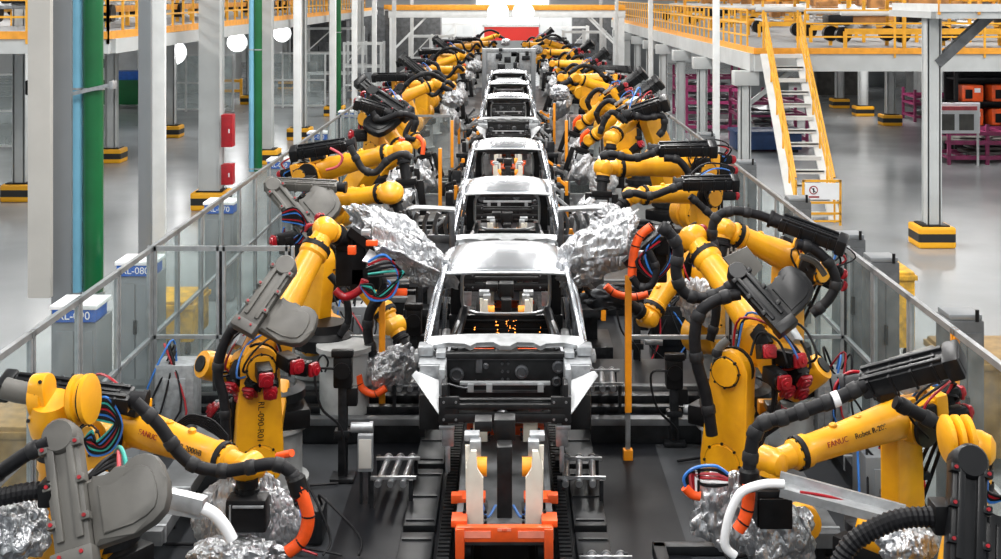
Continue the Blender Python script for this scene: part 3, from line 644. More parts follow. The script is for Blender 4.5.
# conveyors and frames standing on the mezzanines
def conveyor(x0, x1, y0, y1, z, label, seed, grp):
    r_ = random.Random(seed); t = thing('overhead_conveyor', ((x0 + x1) / 2, (y0 + y1) / 2, z), label, 'conveyor', grp)
    along_x = (x1 - x0) > (y1 - y0)
    L = (x1 - x0) if along_x else (y1 - y0); wd = (y1 - y0) if along_x else (x1 - x0)
    def Q(l, w_, h): return V((x0 + l, y0 + w_, z + h)) if along_x else V((x0 + w_, y0 + l, z + h))
    for w_ in (0, wd): MB().beam(Q(0, w_, .45), Q(L, w_, .45), .1, .16).build('side_beam', M['rail'] if w_ == 0 else M['railor'], t, smooth=0)
    n = int(L / 1.6)
    mb = MB(); mr = MB(); mt = MB(); mo = MB()
    for i in range(n + 1):
        l = i * L / n
        for w_ in (0, wd): mb.beam(Q(l, w_, 0), Q(l, w_, 1.5 if i % 2 else .45), .09, .09, V((1, 0, 0)))
        if i % 2: mb.beam(Q(l, 0, 1.5), Q(l, wd, 1.5), .08, .1)
        mr.cyl(Q(min(l + .3, L), .02, .55), Q(min(l + .3, L), wd - .02, .55), .09, None, 10); mr.cyl(Q(min(l + .8, L), .02, .55), Q(min(l + .8, L), wd - .02, .55), .06, None, 10)
        for w_ in (.1, wd - .1):
            if r_.random() < .6: mt.cyl(Q(l, w_, .35), Q(l, w_ + .25, .35), .22, None, 14)
        mo.box(Q(min(l + .8, L), r_.uniform(.2, wd - .2), r_.uniform(.7, 1.3)), (r_.uniform(.3, 1.1), r_.uniform(.3, .8), r_.uniform(.15, .5)), None, .02)
        if r_.random() < .5: mt.box(Q(l, wd / 2, .75), (.7, .7, .3), None, .04)
    mb.build('support_frame', M['rail'], t, smooth=0); mr.build_each('roller', M['galv'], t); mo.build_each('carried_part', M['brown'], t)
    mt.build_each('drive_unit', M['black'], t); MB().cyl(Q(0, wd * .3, .95), Q(L, wd * .3, .95), .09).build('air_duct', M['white'], t)
    MB().beam(Q(0, wd * .5, 1.5), Q(L, wd * .5, 1.5), .2, .12).build('cable_tray', M['railor'], t, smooth=0)
k = 0
for x0, x1, y0, y1 in ((-13, -10, 30, 60), (-27, -14.5, 27.5, 29), (-19, -16.5, 31, 60), (-26, -23, 31, 60)):
    conveyor(x0, x1, y0, y1, 4.5, 'yellow framed roller conveyor on the left platform, %s' % ['beside the inner railing', 'along the front edge', 'middle lane', 'outer lane'][k], k, 'conveyors on the left platform'); k += 1
k = 0
for x0, x1, y0, y1 in ((9.2, 27, 35, 36.6), (9.2, 27, 39, 40.8), (8.6, 27, 44, 46), (8.2, 27, 50, 52), (8.2, 27, 57, 59), (8.2, 27, 65, 67)):
    conveyor(x0, x1, y0, y1, 3.85, 'yellow framed roller conveyor on the right platform, %s from the front edge' % ORD[k], k + 10, 'conveyors on the right platform'); k += 1
# ---------------------------------------------------------------- stairs
t = thing('steel_staircase', (7.1, 29.6, 0), 'white steel staircase with yellow handrails up to the right platform', 'stairs')
SX0, SX1, SY0, SY1, SZ = 6.66, 7.56, 29.7, 33.2, 3.85
for x in (SX0, SX1):
    MB().beam((x, SY0, .05), (x, SY1, SZ - .1), .06, .28, V((1, 0, 0))).build('stringer', M['white'], t, smooth=0)
ns = 13
for i in range(ns):
    q = (i + .7) / ns; y = SY0 + (SY1 - SY0) * q; z = SZ * q
    MB().box2((SX0 + .03, y - .14, z - .05), (SX1 - .03, y + .14, z), .006).box2((SX0 + .03, y - .14, z - .09), (SX1 - .03, y - .12, z)).build('tread', M['white'], t, smooth=0)
for x in (SX0, SX1):
    for h in (1.0, .7, .4): MB().tube([(x, SY0, .05 + h), (x, SY1, SZ + h - .1)], .028, 8, raw=True).build('handrail', M['rail'], t)
    for i in range(6):
        q = i / 5; y = SY0 + (SY1 - SY0) * q; z = SZ * q
        MB().cyl((x, y, z), (x, y, z + 1.0), .025, None, 8).build('baluster', M['rail'], t)
    MB().cyl((x, SY1 + .3, SZ), (x, SY1 + .3, SZ + 1.05), .03).build('newel_post', M['rail'], t)
t = thing('stair_gate', (7.1, 29.4, 0), 'yellow gate with white warning sign at the foot of the stairs', 'gate')
gx0, gx1, gy = 6.72, 7.62, 29.3
MB().box2((gx0, gy, 0), (gx0 + .05, gy + .05, 1.05)).box2((gx1 - .05, gy, 0), (gx1, gy + .05, 1.05)).box2((gx0, gy, 1.0), (gx1, gy + .05, 1.05)).box2((gx0, gy, .5), (gx1, gy + .04, .55)).box2((gx0, gy, .25), (gx1, gy + .04, .3)).box2((gx0, gy, .08), (gx1, gy + .04, .12)).build('gate_frame', M['rail'], t, smooth=0)
sg = MB().box2((gx0 + .06, gy - .02, .60), (gx1 - .06, gy, .98)).build('warning_sign', M['signwhite'], t, smooth=0)
MB().lathe((gx0 + .25, gy - .02, .82), (0, -1, 0), [(0, .1), (.008, .1)], 20).build('sign_symbol', M['red'], sg)
MB().lathe((gx0 + .25, gy - .028, .82), (0, -1, 0), [(0, .075), (.006, .075)], 20).build('symbol_field', M['signwhite'], sg)
MB().beam((gx0 + .19, gy - .036, .88), (gx0 + .31, gy - .036, .76), .006, .018).box2((gx0 + .235, gy - .04, .76), (gx0 + .265, gy - .034, .87)).build('symbol_mark', M['black'], sg)
MB().box2((gx0 + .14, gy - .03, .645), (gx0 + .38, gy - .02, .68)).build('sign_caption', M['red'], sg)
# ---------------------------------------------------------------- racks on the right
def rack(x, y, sx, sy, h, label, seed, load='bodyd', grp='magenta racks under the right platform'):
    r_ = random.Random(seed); t = thing('storage_rack', (x, y, 0), label, 'rack', grp); mb = MB()
    for a_ in (-.5, 0, .5):
        for b_ in (-.5, .5): MB().box2((x + a_ * sx - .05, y + b_ * sy - .05, .0), (x + a_ * sx + .05, y + b_ * sy + .05, h)).build('upright', M['magenta'], t, smooth=0)
    for z in (.22, h * .55, h * .78):
        for b_ in (-.5, .5): mb.box2((x - sx / 2, y + b_ * sy - .04, z - .06), (x + sx / 2, y + b_ * sy + .04, z + .06))
        for a_ in (-.5, -.25, 0, .25, .5): mb.box2((x + a_ * sx - .04, y - sy / 2, z - .04), (x + a_ * sx + .04, y + sy / 2, z + .04))
    mb.build('shelf_frame', M['magenta'], t, smooth=0)
    mb = MB()
    for i in range(5): mb.box((x + r_.uniform(-.3, .3) * sx, y + r_.uniform(-.2, .2) * sy, .3 + .14 * i * h / 1.3), (sx * .5, sy * .7, .1), Matrix.Rotation(0, 4, 'Z'), .02)
    mb.blob((x, y, h * .62), (sx * .35, sy * .35, .16), seed, .3, 3)
    mb.build('pressed_panels', M[load], t)
rack(9.3, 46, 2.4, 1.8, 1.9, 'magenta rack behind the platform columns, nearest to the stairs', 1)
rack(7.9, 50, 2.2, 1.8, 2.1, 'magenta rack behind the platform columns, second', 2)
rack(8.6, 56, 2.6, 1.8, 2.2, 'magenta rack behind the platform columns, farthest', 3)
rack(18.5, 54, 3.2, 1.6, 1.35, 'magenta rack standing beyond the guarded columns', 4)
rack(14.9, 40.6, 2.4, 1.6, 1.25, 'magenta rack at the right edge with a white notice board', 5, 'casegrey')
t = thing('notice_board', (13.9, 39.7, 1.25), 'white notice board with charts standing before the right magenta rack', 'notice board')
MB().box2((13.2, 39.6, 1.0), (14.6, 39.66, 1.95), .01).build('board', M['signwhite'], t)
MB().box2((13.35, 39.57, 1.1), (13.8, 39.6, 1.6)).box2((13.95, 39.57, 1.1), (14.4, 39.6, 1.6)).build_each('chart', M['casegrey'], t); MB().box2((13.22, 39.62, 0), (13.28, 39.68, 1.2)).box2((14.52, 39.62, 0), (14.58, 39.68, 1.2)).build_each('board_leg', M['white'], t); MB().box2((13.3, 39.57, 1.72), (14.5, 39.6, 1.84)).build('heading_strip', M['pink'], t)
t = thing('black_shelving', (15.9, 43, 0), 'tall black shelving unit at the right edge holding orange units', 'shelving')
for x in (14.9, 17.2):
    for y in (42.6, 43.6): MB().box2((x - .06, y - .06, 0), (x + .06, y + .06, 3.1)).build('upright', M['black'], t, smooth=0)
for z in (.9, 1.7, 2.5, 3.1): MB().box2((14.9, 42.6, z - .05), (17.2, 43.6, z + .03)).build('shelf', M['black'], t)
MB().box2((14.9, 43.55, 0), (17.2, 43.6, 3.1)).build('back_panel', M['black'], t)
for i, (x, z) in enumerate(((15.5, 1.73), (16.5, 1.73), (15.5, .93), (16.5, .93))):
    t = thing('orange_power_unit', (x, 43, z), 'orange power unit on the %s shelf of the black shelving, %s' % ('upper' if z > 1 else 'lower', 'left' if x < 16 else 'right'), 'power unit', 'orange units on the black shelving')
    MB().box2((x - .36, 42.7, z), (x + .36, 43.4, z + .55), .04).build('unit_body', M['orangep'], t)
    MB().box2((x + .05, 42.67, z + .3), (x + .25, 42.7, z + .45), .01).build('unit_label', M['signwhite'], t); MB().box2((x - .25, 42.67, z + .1), (x - .02, 42.7, z + .4), .01).build('unit_grille', M['black'], t)
t = thing('blue_skip', (8.6, 43.4, 0), 'dark blue open bin below the magenta racks', 'bin')
MB().box2((7.6, 42.8, .1), (9.8, 44.2, .7), .03).box2((7.55, 42.75, .62), (9.85, 44.25, .72), .01).build('bin_body', M['darkblue'], t); MB().box2((7.7, 42.9, 0), (7.9, 44.1, .12)).box2((9.5, 42.9, 0), (9.7, 44.1, .12)).build_each('skid', M['black'], t)
# dark machines far under right platform
for i, (x, y, m_) in enumerate(((13.0, 66, 'walldark'), (17.5, 68, 'casegrey'), (22, 66, 'white'), (26, 60, 'walldark'), (20.5, 74, 'walldark'))):
    cabinet(x, y, 2.6, 1.2, 2.7, 'tall %s cabinet far under the right platform, %s from the stairs' % ({'walldark': 'dark', 'casegrey': 'grey', 'white': 'white'}[m_], ORD[i]), m_, 'cabinets far under the right platform')
# left background
for i, (x, y, h, m_) in enumerate(((-19.5, 62, 3.6, 'white'), (-16.5, 70, 3.8, 'wallm'), (-11, 74, 3.8, 'duct'), (-24, 44, 2.6, 'white'), (-27, 40, 2.4, 'white'), (-9.2, 84, 4.5, 'duct'), (-22, 78, 4.2, 'wallm'), (-5.6, 74, 4.4, 'duct'), (5.6, 82, 4.6, 'duct'), (8.4, 84, 4.4, 'walldark'), (-3.2, 88, 3.8, 'wallm'), (3.6, 88, 3.8, 'wallm'))):
    cabinet(x, y, 3.2, 1.5, h, '%s machine enclosure in the far background, %s of them from the nearest' % ({'white': 'white', 'wallm': 'pale grey', 'duct': 'grey', 'walldark': 'dark'}[m_], ORD[i]), m_, 'enclosures in the far background')
t = thing('green_bin', (-17.5, 60, 0), 'dark green container with blue contents on the far left floor', 'container')
MB().box2((-18.9, 59.2, .2), (-16.6, 60.4, 1.35), .03).build('container_body', M['green'], t)
MB().box2((-18.7, 59.3, 1.3), (-16.8, 60.3, 1.75), .06).build('container_load', M['signblue'], t)
MB().box2((-18.8, 59.2, 0), (-18.5, 60.4, .22)).box2((-17.0, 59.2, 0), (-16.7, 60.4, .22)).build_each('skid', M['black'], t)
for i, (x, y, w_) in enumerate(((-20, 30.5, 5), (-16.3, 44, 3), (-14.2, 58, 3.2), (-10.2, 60, 3))):
    t = thing('white_partition', (x, y, 0), 'white framed partition screen on the left floor, %s from camera' % ORD[i], 'partition', 'white partitions on the left floor')
    for q in range(4): MB().box2((x - w_ / 2 + q * w_ / 3 - .04, y - .04, 0), (x - w_ / 2 + q * w_ / 3 + .04, y + .04, 2.6)).build('partition_post', M['white'], t, smooth=0)
    for z in (.1, 1.3, 2.56): MB().box2((x - w_ / 2, y - .03, z - .04), (x + w_ / 2, y + .03, z + .04)).build('partition_rail', M['white'], t, smooth=0)
    MB().box2((x - w_ / 2, y - .01, .1), (x + w_ / 2, y + .01, 2.55)).build('partition_panel', M['fogglass'], t, smooth=0)
# yellow bollard frame + wall machines left
t = thing('camera_bracket', (-12.4, 29, 2.9), 'small black spot lamp on an arm at the left edge', 'spot lamp')
MB().box((-10.85, 29, 3.2), (.26, .3, .34), Matrix.Translation((-.0, 0, 0)), .04).build('lamp_head', M['black'], t); MB().beam((-11.0, 29, 3.15), (-10.4, 29.05, 3.3), .05, .05).build('lamp_arm', M['black'], t); MB().cyl((-10.42, 29.05, 0), (-10.42, 29.05, 3.35), .04).build('lamp_post', M['white'], t)
for i, (x, y) in enumerate(((-23, 50), (-19, 55), (-14.5, 64))):
    t = thing('yellow_safety_barrier', (x, y, 0), 'yellow safety barrier on the far left floor, %s from camera' % ORD[i], 'barrier', 'yellow barriers on the left floor')
    for q in (-1, 0, 1): MB().box2((x + q - .06, y - .06, 0), (x + q + .06, y + .06, 1.1)).build('barrier_post', M['rail'], t)
    for z in (.5, 1.0): MB().box2((x - 1, y - .03, z - .08), (x + 1, y + .03, z + .06)).build('barrier_rail', M['rail'], t)

for i, (px, py, D, r_) in enumerate(((172, 52, 48, .42), (236, 42, 58, .4), (281, 33, 64, .4))):
    p = P(px, py, D); t = thing('flood_lamp', p, 'round glowing lamp hung below the left platform, %s from camera' % ORD[i], 'lamp', 'glowing lamps below the left platform')
    MB().lathe(p, (.3, -1, -.1), [(0, r_ * .9), (.1, r_), (.12, r_ * .9)], 20).build('lamp_face', M['lamp'], t)
    MB().lathe(p + V((0, .3, 0)), (.3, -1, -.1), [(0, r_ * .5), (.28, r_ * 1.1)], 20).cyl(p + V((0, .25, 0)), V((p.x, p.y + .25, 4.48)), .05).build('lamp_housing', M['white'], t)
# tall orange lattice racks at the back of both platforms
for i, (x0, x1, y, z) in enumerate(((8, 29, 73, 3.85), (-29, -9, 66, 4.5), (8.5, 28, 62, 3.85))):
    t = thing('lattice_rack', ((x0 + x1) / 2, y, z), 'wide orange lattice rack standing on the %s platform, %s' % ('left' if x0 < 0 else 'right', ['farthest', 'at its back', 'nearer'][i]), 'rack', 'lattice racks on the platforms')
    n = int((x1 - x0) / 1.5)
    for q in range(n + 1): MB().box2((x0 + q * 1.5 - .07, y - .07, z), (x0 + q * 1.5 + .07, y + .07, z + 2.6)).build('upright', M['railor'], t, smooth=0)
    for h in (.6, 1.2, 1.8, 2.4): MB().box2((x0, y - .08, z + h - .06), (x1, y + .08, z + h + .06)).build('crossbar', M['rail'], t, smooth=0)
    mb = MB(); rr_ = random.Random(i)
    for q in range(n):
        for h in (.66, 1.26, 1.86):
            if rr_.random() < .75: mb.box2((x0 + q * 1.5 + .15, y - .3, z + h), (x0 + q * 1.5 + rr_.uniform(.7, 1.35), y + .3, z + h + rr_.uniform(.25, .5)))
    mb.build_each('stored_crate', M['brown'], t, smooth=0)

CABF = ['rubber', 'red', 'rubber', 'blue', 'rubber']
# trunking and clutter between the robots and the fences
def trunk(x, y0, y1, z, w_, label, m='duct', nm='cable_trunking'):
    t = thing(nm, (x, y0, .024), label, 'cable trunking', 'cable trunking on the cell floor')
    MB().box2((x - w_ / 2, y0, z - .14), (x + w_ / 2, y1, z), .012).build('trunk_body', M[m], t)
    n = int((y1 - y0) / .9)
    for i in range(n + 1):
        y = y0 + .1 + i * .9
        MB().box2((x - w_ / 2 - .01, y, z - .15), (x + w_ / 2 + .01, y + .04, z + .012), .004).build('lid_strap', M['galv'], t)
        MB().box2((x - .04, y, .024), (x + .04, y + .04, z - .13)).build('trunk_leg', M['darksteel'], t)
trunk(-3.35, 11.6, 15.4, .42, .36, 'grey cable trunking on the left cell floor near the fence')
trunk(-2.35, 10.2, 13.0, .22, .22, 'narrow dark cable trunking left of the floor box', 'deck')
trunk(2.85, 11.6, 15.4, .40, .34, 'grey cable trunking on the right cell floor between the robots')
trunk(3.75, 11.9, 15.3, .30, .25, 'narrow dark cable trunking close to the right fence', 'deck')
rq = random.Random(12)
for i, (x, y, sx, sy, h) in enumerate(((-3.9, 13.0, .4, .5, .8), (-1.95, 12.4, .3, .35, .35), (-3.9, 15.0, .45, .4, 1.0), (3.7, 12.8, .4, .5, .75), (2.35, 12.2, .35, .4, .3), (3.75, 15.0, .35, .4, .9), (-2.3, 18.6, .5, .4, .8), (2.3, 18.6, .5, .4, .8))):
    t = thing('valve_box', (x, y, .024), '%s valve box with cable tails on the %s cell floor, %s' % ('tall' if h > .5 else 'flat', 'left' if x < 0 else 'right', ['before the cross fence', 'beside the front robots', 'at the fence corner', 'before the cross fence', 'beside the front robots', 'at the fence corner', 'beyond the cross fence', 'beyond the cross fence'][i]), 'valve box', 'valve boxes on the cell floor')
    MB().box2((x - sx / 2, y - sy / 2, .024), (x + sx / 2, y + sy / 2, h), .02).box2((x - sx * .3, y - sy / 2 - .02, h * .3), (x + sx * .3, y - sy / 2, h * .85), .01).build('box_body', M[['prof', 'deck', 'galv'][i % 3]], t)
    for k in range(5):
        a_ = rq.uniform(-.15, .15); MB().tube([(x + a_, y, h - .02), (x + a_ + rq.uniform(-.2, .2), y - .1, h + rq.uniform(.1, .3)), (x + a_ + rq.uniform(-.4, .4), y - .3, h * .5), (x + rq.uniform(-.6, .6), y - .45, .05)], .013, 6).build('cable', M[CABF[k]], t, smooth=60)
for i in range(4):
    s_ = -1 if i % 2 else 1; y = rq.uniform(11.5, 12.5) + (i // 2) * 1.9; x = s_ * rq.uniform(1.5, 2.2)
    t = thing('floor_cable', (x, y, .03), 'black cable lying on the %s cell floor, %s' % ('left' if s_ < 0 else 'right', 'nearer run' if i < 2 else 'farther run'), 'cable', 'loose cables on the cell floor')
    MB().tube([(x, y, .045), (x + s_ * .4, y + rq.uniform(-.3, .3), .045), (x + s_ * .8, y + rq.uniform(-.4, .4), .045), (x + s_ * 1.4, y + rq.uniform(-.5, .5), .045)], .016, 6).build('cable_run', M['rubber'], t, smooth=60)

for i, (x, y, w_, h) in enumerate(((-4.2, 68, 2.2, 3.2), (4.0, 69, 2.2, 3.4), (-3.4, 79, 2.4, 3.6), (3.6, 79, 2.4, 3.4), (-9.5, 69, 3, 3.6), (-7.2, 63, 1.8, 3.0))):
    t = thing('open_frame', (x, y, 0), 'white open machine frame with grey units at the far end, %s' % ['left of the last robots', 'right of the last robots', 'left of the banner', 'right of the banner', 'under the left platform', 'behind the left poles'][i], 'machine frame', 'open frames at the far end')
    for a_ in (-.5, 0, .5):
        for b_ in (-.7, .7): MB().box2((x + a_ * w_ - .06, y + b_ - .06, 0), (x + a_ * w_ + .06, y + b_ + .06, h)).build('frame_post', M['white'], t, smooth=0)
    for z in (h * .3, h * .6, h * .97):
        for b_ in (-.7, .7): MB().box2((x - w_ / 2, y + b_ - .05, z - .05), (x + w_ / 2, y + b_ + .05, z + .05)).build('frame_bar', M['white'], t, smooth=0)
    mb = MB()
    for k in range(7): mb.box((x + rq.uniform(-.4, .4) * w_, y + rq.uniform(-.4, .4), (k % 3) * h * .3 + .35), (rq.uniform(.3, .7), .5, rq.uniform(.3, .6)), None, .03)
    mb.build_each('machine_unit', M[['galv', 'duct', 'prof'][i % 3]], t)
    MB().beam((x - w_ / 2, y - .7, h * .6), (x, y - .7, h * .97), .06, .06).build('diagonal_bar', M['white'], t)

t = thing('framing_fixture', (X0, 55, .024), 'grey framing fixture standing over the far end of the line', 'framing fixture')
for sx in (-1, 1):
    MB().box2((X0 + sx * .95, 54.6, .024), (X0 + sx * 1.15, 55.4, 2.9), .02).build('fixture_column', M['prof'], t)
    MB().box2((X0 + sx * .45, 54.7, 1.9), (X0 + sx * .95, 54.85, 2.8), .02).build('side_panel', M['galv'], t)
    MB().beam((X0 + sx * 1.1, 55, 1.4), (X0 + sx * .5, 55, 1.9), .1, .1).build('clamp_arm', M['darksteel'], t)
MB().box2((X0 - 1.15, 54.8, 2.8), (X0 + 1.15, 55.2, 3.0), .02).build('top_beam', M['galv'], t)
mb = MB()
for k in range(9): mb.box((X0 + rq.uniform(-.8, .8), 54.6, rq.uniform(2.2, 3.1)), (rq.uniform(.1, .35), .2, rq.uniform(.1, .3)), None, .02)
mb.build_each('clamp_unit', M['darksteel'], t)
# ---------------------------------------------------------------- car bodies on carriers
def body(label, y0, grp='pickup cab bodies on the line'):
    t = thing('car_body', (X0, y0, .9), label, 'car body', grp)
    def C(x, y, z): return V((X0 + x, y0 + y, z + (.11 if y < -.85 and z < 1.6 else 0)))
    # roof skin
    bm = bmesh.new(); rows = []
    ny, nx = 14, 16
    for j in range(ny + 1):
        q = j / ny; y = 1.5 * q; hw = .69 - .085 * q ** 1.5 + .012 * math.sin(q * 3.14); zc = 2.235 + .075 * math.sin(min(1, q * 1.25 + .08) * math.pi * .62) - .03 * q
        if j == 0: y = -.02
        r = []
        for i in range(nx + 1):
            s_ = -1 + 2 * i / nx; z = zc - .05 * abs(s_) ** 4 - .012 * s_ * s_
            if 3 < j < 12 and (i in (5, 11)): z -= .008
            r.append(bm.verts.new(C(s_ * hw, y - .05 * s_ * s_ * -1 * (1 - q), z)))
        rows.append(r)
    for a, b in zip(rows, rows[1:]):
        for i in range(nx): bm.faces.new((a[i], a[i + 1], b[i + 1], b[i]))
    mb = MB(); mb.bm.free(); mb.bm = bm
    rf = mb.build('roof_panel', M['body'], t, smooth=50)
    sm = rf.modifiers.new('thickness', 'SOLIDIFY'); sm.thickness = .012; sm.offset = -1
    MB().tube([C(-.67, .03, 2.19), C(-.35, -.0, 2.21), C(0, -.015, 2.215), C(.35, -.0, 2.21), C(.67, .03, 2.19)], .022, 8).build('roof_header', M['bodyw'], t)
    # sides
    for s_ in (-1, 1):
        def S(x, y, z): return C(s_ * x, y, z)
        A = V((s_, 0, .35)).normalized()
        mb = MB()
        # A pillar + roof rail + C pillar as one bent strip
        def strip(pts, wd, th, mb=mb):
            for a, b in zip(pts, pts[1:]):
                mb.beam(a, b + (b - a).normalized() * .02, wd, th, A, .008)
        strip([S(.83, -.9, 1.50), S(.80, -.62, 1.74), S(.745, -.28, 2.0), S(.70, .02, 2.18)], .085, .05)
        strip([S(.70, .0, 2.18), S(.70, .5, 2.215), S(.665, 1.1, 2.20), S(.62, 1.5, 2.15)], .085, .07)
        strip([S(.70, .5, 2.18), S(.80, .52, 1.55), S(.82, .52, .98)], .11, .06)
        strip([S(.62, 1.48, 2.15), S(.74, 1.52, 1.6), S(.78, 1.52, .98)], .16, .05)
        strip([S(.84, -.88, 1.52), S(.86, -.8, .98)], .12, .08)
        mb.build('side_frame', M['body'], t)
        # sill and lower door shells
        MB().beam(S(.84, -.9, .95), S(.8, 1.55, .95), .1, .16, V((0, 0, 1)), .02).build('sill', M['bodyd'], t)
        for ya, yb in ((-.78, .42), (.58, 1.4)):
            f = Matrix(((0, 0, s_, 0), (1, 0, 0, 0), (0, 1, 0, 0), (0, 0, 0, 1)))
            p = [C(s_ * .885, ya, 1.02), C(s_ * .875, yb, 1.02), C(s_ * .86, yb, 1.55), C(s_ * .875, ya, 1.5)]
            q = [v - V((s_ * .045, 0, 0)) for v in p]
            m2 = MB(); a_ = [m2.bm.verts.new(v) for v in p]; b_ = [m2.bm.verts.new(v) for v in q]
            m2.bm.faces.new(a_); m2.bm.faces.new(b_[::-1])
            for i in range(4): m2.bm.faces.new((a_[i], a_[(i + 1) % 4], b_[(i + 1) % 4], b_[i]))
            fx_ = .06 if ya < 0 else .02
            m2.tube([C(s_ * .86, ya, 1.5), C(s_ * .795, ya + (.40 if ya < 0 else .03), 1.98 if ya < 0 else 2.03), C(s_ * .735, ya + (.8 if ya < 0 else .3), 2.13), C(s_ * .725, yb - .05, 2.13), C(s_ * .845, yb, 1.55)], .02, 6, k=3)
            m2.build('door_shell', M['body'], t)
    # cowl
    pts = [(-.83, -.05), (-.78, .07), (-.4, .115), (0, .125), (.4, .115), (.78, .07), (.83, -.05), (.74, -.12), (.6, -.06), (.42, -.08), (.36, -.15), (.3, -.06), (.12, -.05), (.06, -.13), (-.06, -.13), (-.12, -.05), (-.3, -.06), (-.36, -.15), (-.42, -.08), (-.6, -.06), (-.74, -.12)]
    f = Matrix.Translation(C(0, -.88, 1.575)) @ Matrix.Rotation(math.radians(14), 4, 'X')
    MB().prism(pts[::-1], f, -.03, .02, .008).build('cowl_panel', M['bodyw'], t)
    # back wall with window
    yb = 1.5
    mb = MB().box2(C(-.7, yb, .95), C(.7, yb + .05, 1.36), .01).box2(C(-.64, yb, 2.02), C(.64, yb + .05, 2.2), .01)
    for s_ in (-1, 1): mb.box2(C(s_ * .53, yb, 1.36), C(s_ * .68, yb + .05, 2.02), .01)
    for z in (1.05, 1.16, 1.27): mb.box2(C(-.6, yb - .03, z), C(.6, yb, z + .035), .008)
    mb.build('cab_back_wall', M['bodyk'], t)
    ring = []
    for i in range(33):
        a_ = 2 * math.pi * i / 32; cx, cz = math.cos(a_), math.sin(a_); k_ = (abs(cx) ** 5 + abs(cz) ** 5) ** (-1 / 5)
        ring.append(C(cx * k_ * .54, yb - .03, 1.69 + cz * k_ * .31))
    MB().tube(ring, .022, 6, raw=True).build('window_flange', M['bodyw'], t)
    MB().box2(C(-.6, yb - .35, 2.0), C(.6, yb - .2, 2.05), .01).box2(C(-.45, yb - .1, 1.93), C(.45, yb - .04, 1.99), .01).box2(C(-.5, .4, 2.12), C(.5, .5, 2.16)).build_each('roof_bow', M['bodyd'], t)
    # floor, tunnel, cross members
    MB().box2(C(-.8, -.85, .88), C(.8, 1.5, .93)).box2(C(-.14, -.8, .93), C(.14, 1.4, 1.1), .04).box2(C(-.75, .2, .93), C(.75, .4, 1.03), .02).box2(C(-.75, .9, .93), C(.75, 1.1, 1.06), .02).build('floor_pan', M['bodyk'], t)
    mb = MB().cyl(C(-.78, -.5, 1.38), C(.78, -.5, 1.38), .045)
    for x in (-.7, -.45, -.12, .12, .45, .7): mb.box(C(x, -.52, 1.32), (.06, .12, .2), None, .01)
    for s_ in (-1, 1):
        mb.box(C(s_ * .68, .3, 1.3), (.1, .5, .3), None, .03); mb.tube([C(s_ * .72, -.3, 1.1), C(s_ * .6, 0, 1.45), C(s_ * .55, .6, 1.5)], .03, 6)
        mb.tube([C(s_ * .62, .9, 1.1), C(s_ * .5, 1.2, 1.5), C(s_ * .62, 1.4, 1.2)], .05, 6)
    mb.build('dash_beam', M['bodyd'], t)
    # firewall
    yf = -1.02
    mb = MB().box2(C(-.7, yf, .95), C(.7, yf + .04, 1.5), .01).box2(C(-.72, yf - .06, 1.44), C(.72, yf + .04, 1.5), .01)
    mb.build('firewall', M['bodyk'], t)
    mb = MB()
    for x, z, r in ((-.5, 1.27, .075), (.17, 1.3, .07), (.55, 1.35, .065), (-.2, 1.36, .03), (-.65, 1.38, .04), (.53, 1.2, .05)):
        mb.lathe(C(x, yf - .0, z), (0, -1, 0), [(0, r), (.03, r), (.035, r * .7), (.012, r * .6)], 18)
    for x, z in ((-.03, 1.22), (.03, 1.22), (-.03, 1.3), (.03, 1.3), (-.03, 1.38), (.03, 1.38), (-.4, 1.15), (.4, 1.15)): mb.cyl(C(x, yf, z), C(x, yf - .02, z), .014, None, 8)
    mb.box(C(-.27, yf - .02, 1.36), (.07, .03, .14), None, .01).box(C(0, yf - .03, 1.44), (1.3, .03, .02)).box(C(.0, yf - .02, 1.1), (.8, .03, .02)).tube([C(-.66, yf - .03, 1.2), C(-.4, yf - .04, 1.14), C(-.3, yf - .03, 1.22)], .012, 5)
    mb.build('firewall_fittings', M['bodyd'], t)
    # white cross bar in the engine bay
    MB().box(C(0, -1.22, 1.24), (.92, .05, .035), None, .006).box(C(-.35, -1.24, 1.2), (.06, .05, .08)).box(C(-.16, -1.24, 1.2), (.06, .05, .08)).box(C(.36, -1.24, 1.2), (.06, .05, .08)).build('cross_bar', M['bodyw'], t)
    MB().box(C(.3, -1.45, 1.08), (.14, .06, .12), None, .02).blob(C(-.02, -1.5, .92), (.12, .1, .14), 3, .2, 2).build('engine_mount', M['bodyd'], t)
    # fender aprons with triangular brackets
    for s_ in (-1, 1):
        mb = MB().box2(C(s_ * .60, -1.5, 1.2), C(s_ * .66, -.9, 1.46), .01).box2(C(s_ * .62, -1.3, 1.42), C(s_ * .88, -.88, 1.46), .012).box2(C(s_ * .63, -1.33, 1.22), C(s_ * .86, -1.3, 1.45), .01)
        mb.box(C(s_ * .82, -.98, 1.52), (.16, .22, .1), None, .02).box(C(s_ * .9, -.94, 1.44), (.08, .2, .1), None, .02).cyl(C(s_ * .76, -.99, 1.5), C(s_ * .76, -1.0, 1.6), .04).box(C(s_ * .66, -1.05, 1.5), (.1, .2, .06), None, .01)
        mb.build('strut_tower', M['galv'], t)
        f = Matrix(((s_, 0, 0, 0), (0, .55, -.835, 0), (0, .835, .55, 0), (0, 0, 0, 1))); f.translation = C(0, -1.56, 1.03)
        tri = [(.60, .30), (.66, .33), (.90, .43), (.94, .38), (.66, .0), (.60, .02)]
        MB().prism(tri, f, -.0, .03, .006).build('apron_bracket', M['bodyw'], t)
        MB().box2(C(s_ * .46, -1.62, 1.02), C(s_ * .54, .2, 1.14), .02).box(C(s_ * .6, -1.55, 1.22), (.05, .3, .3), None, .02).box(C(s_ * .72, -1.1, .98), (.3, .5, .36), None, .03).build('front_rail', M['bodyk'], t)
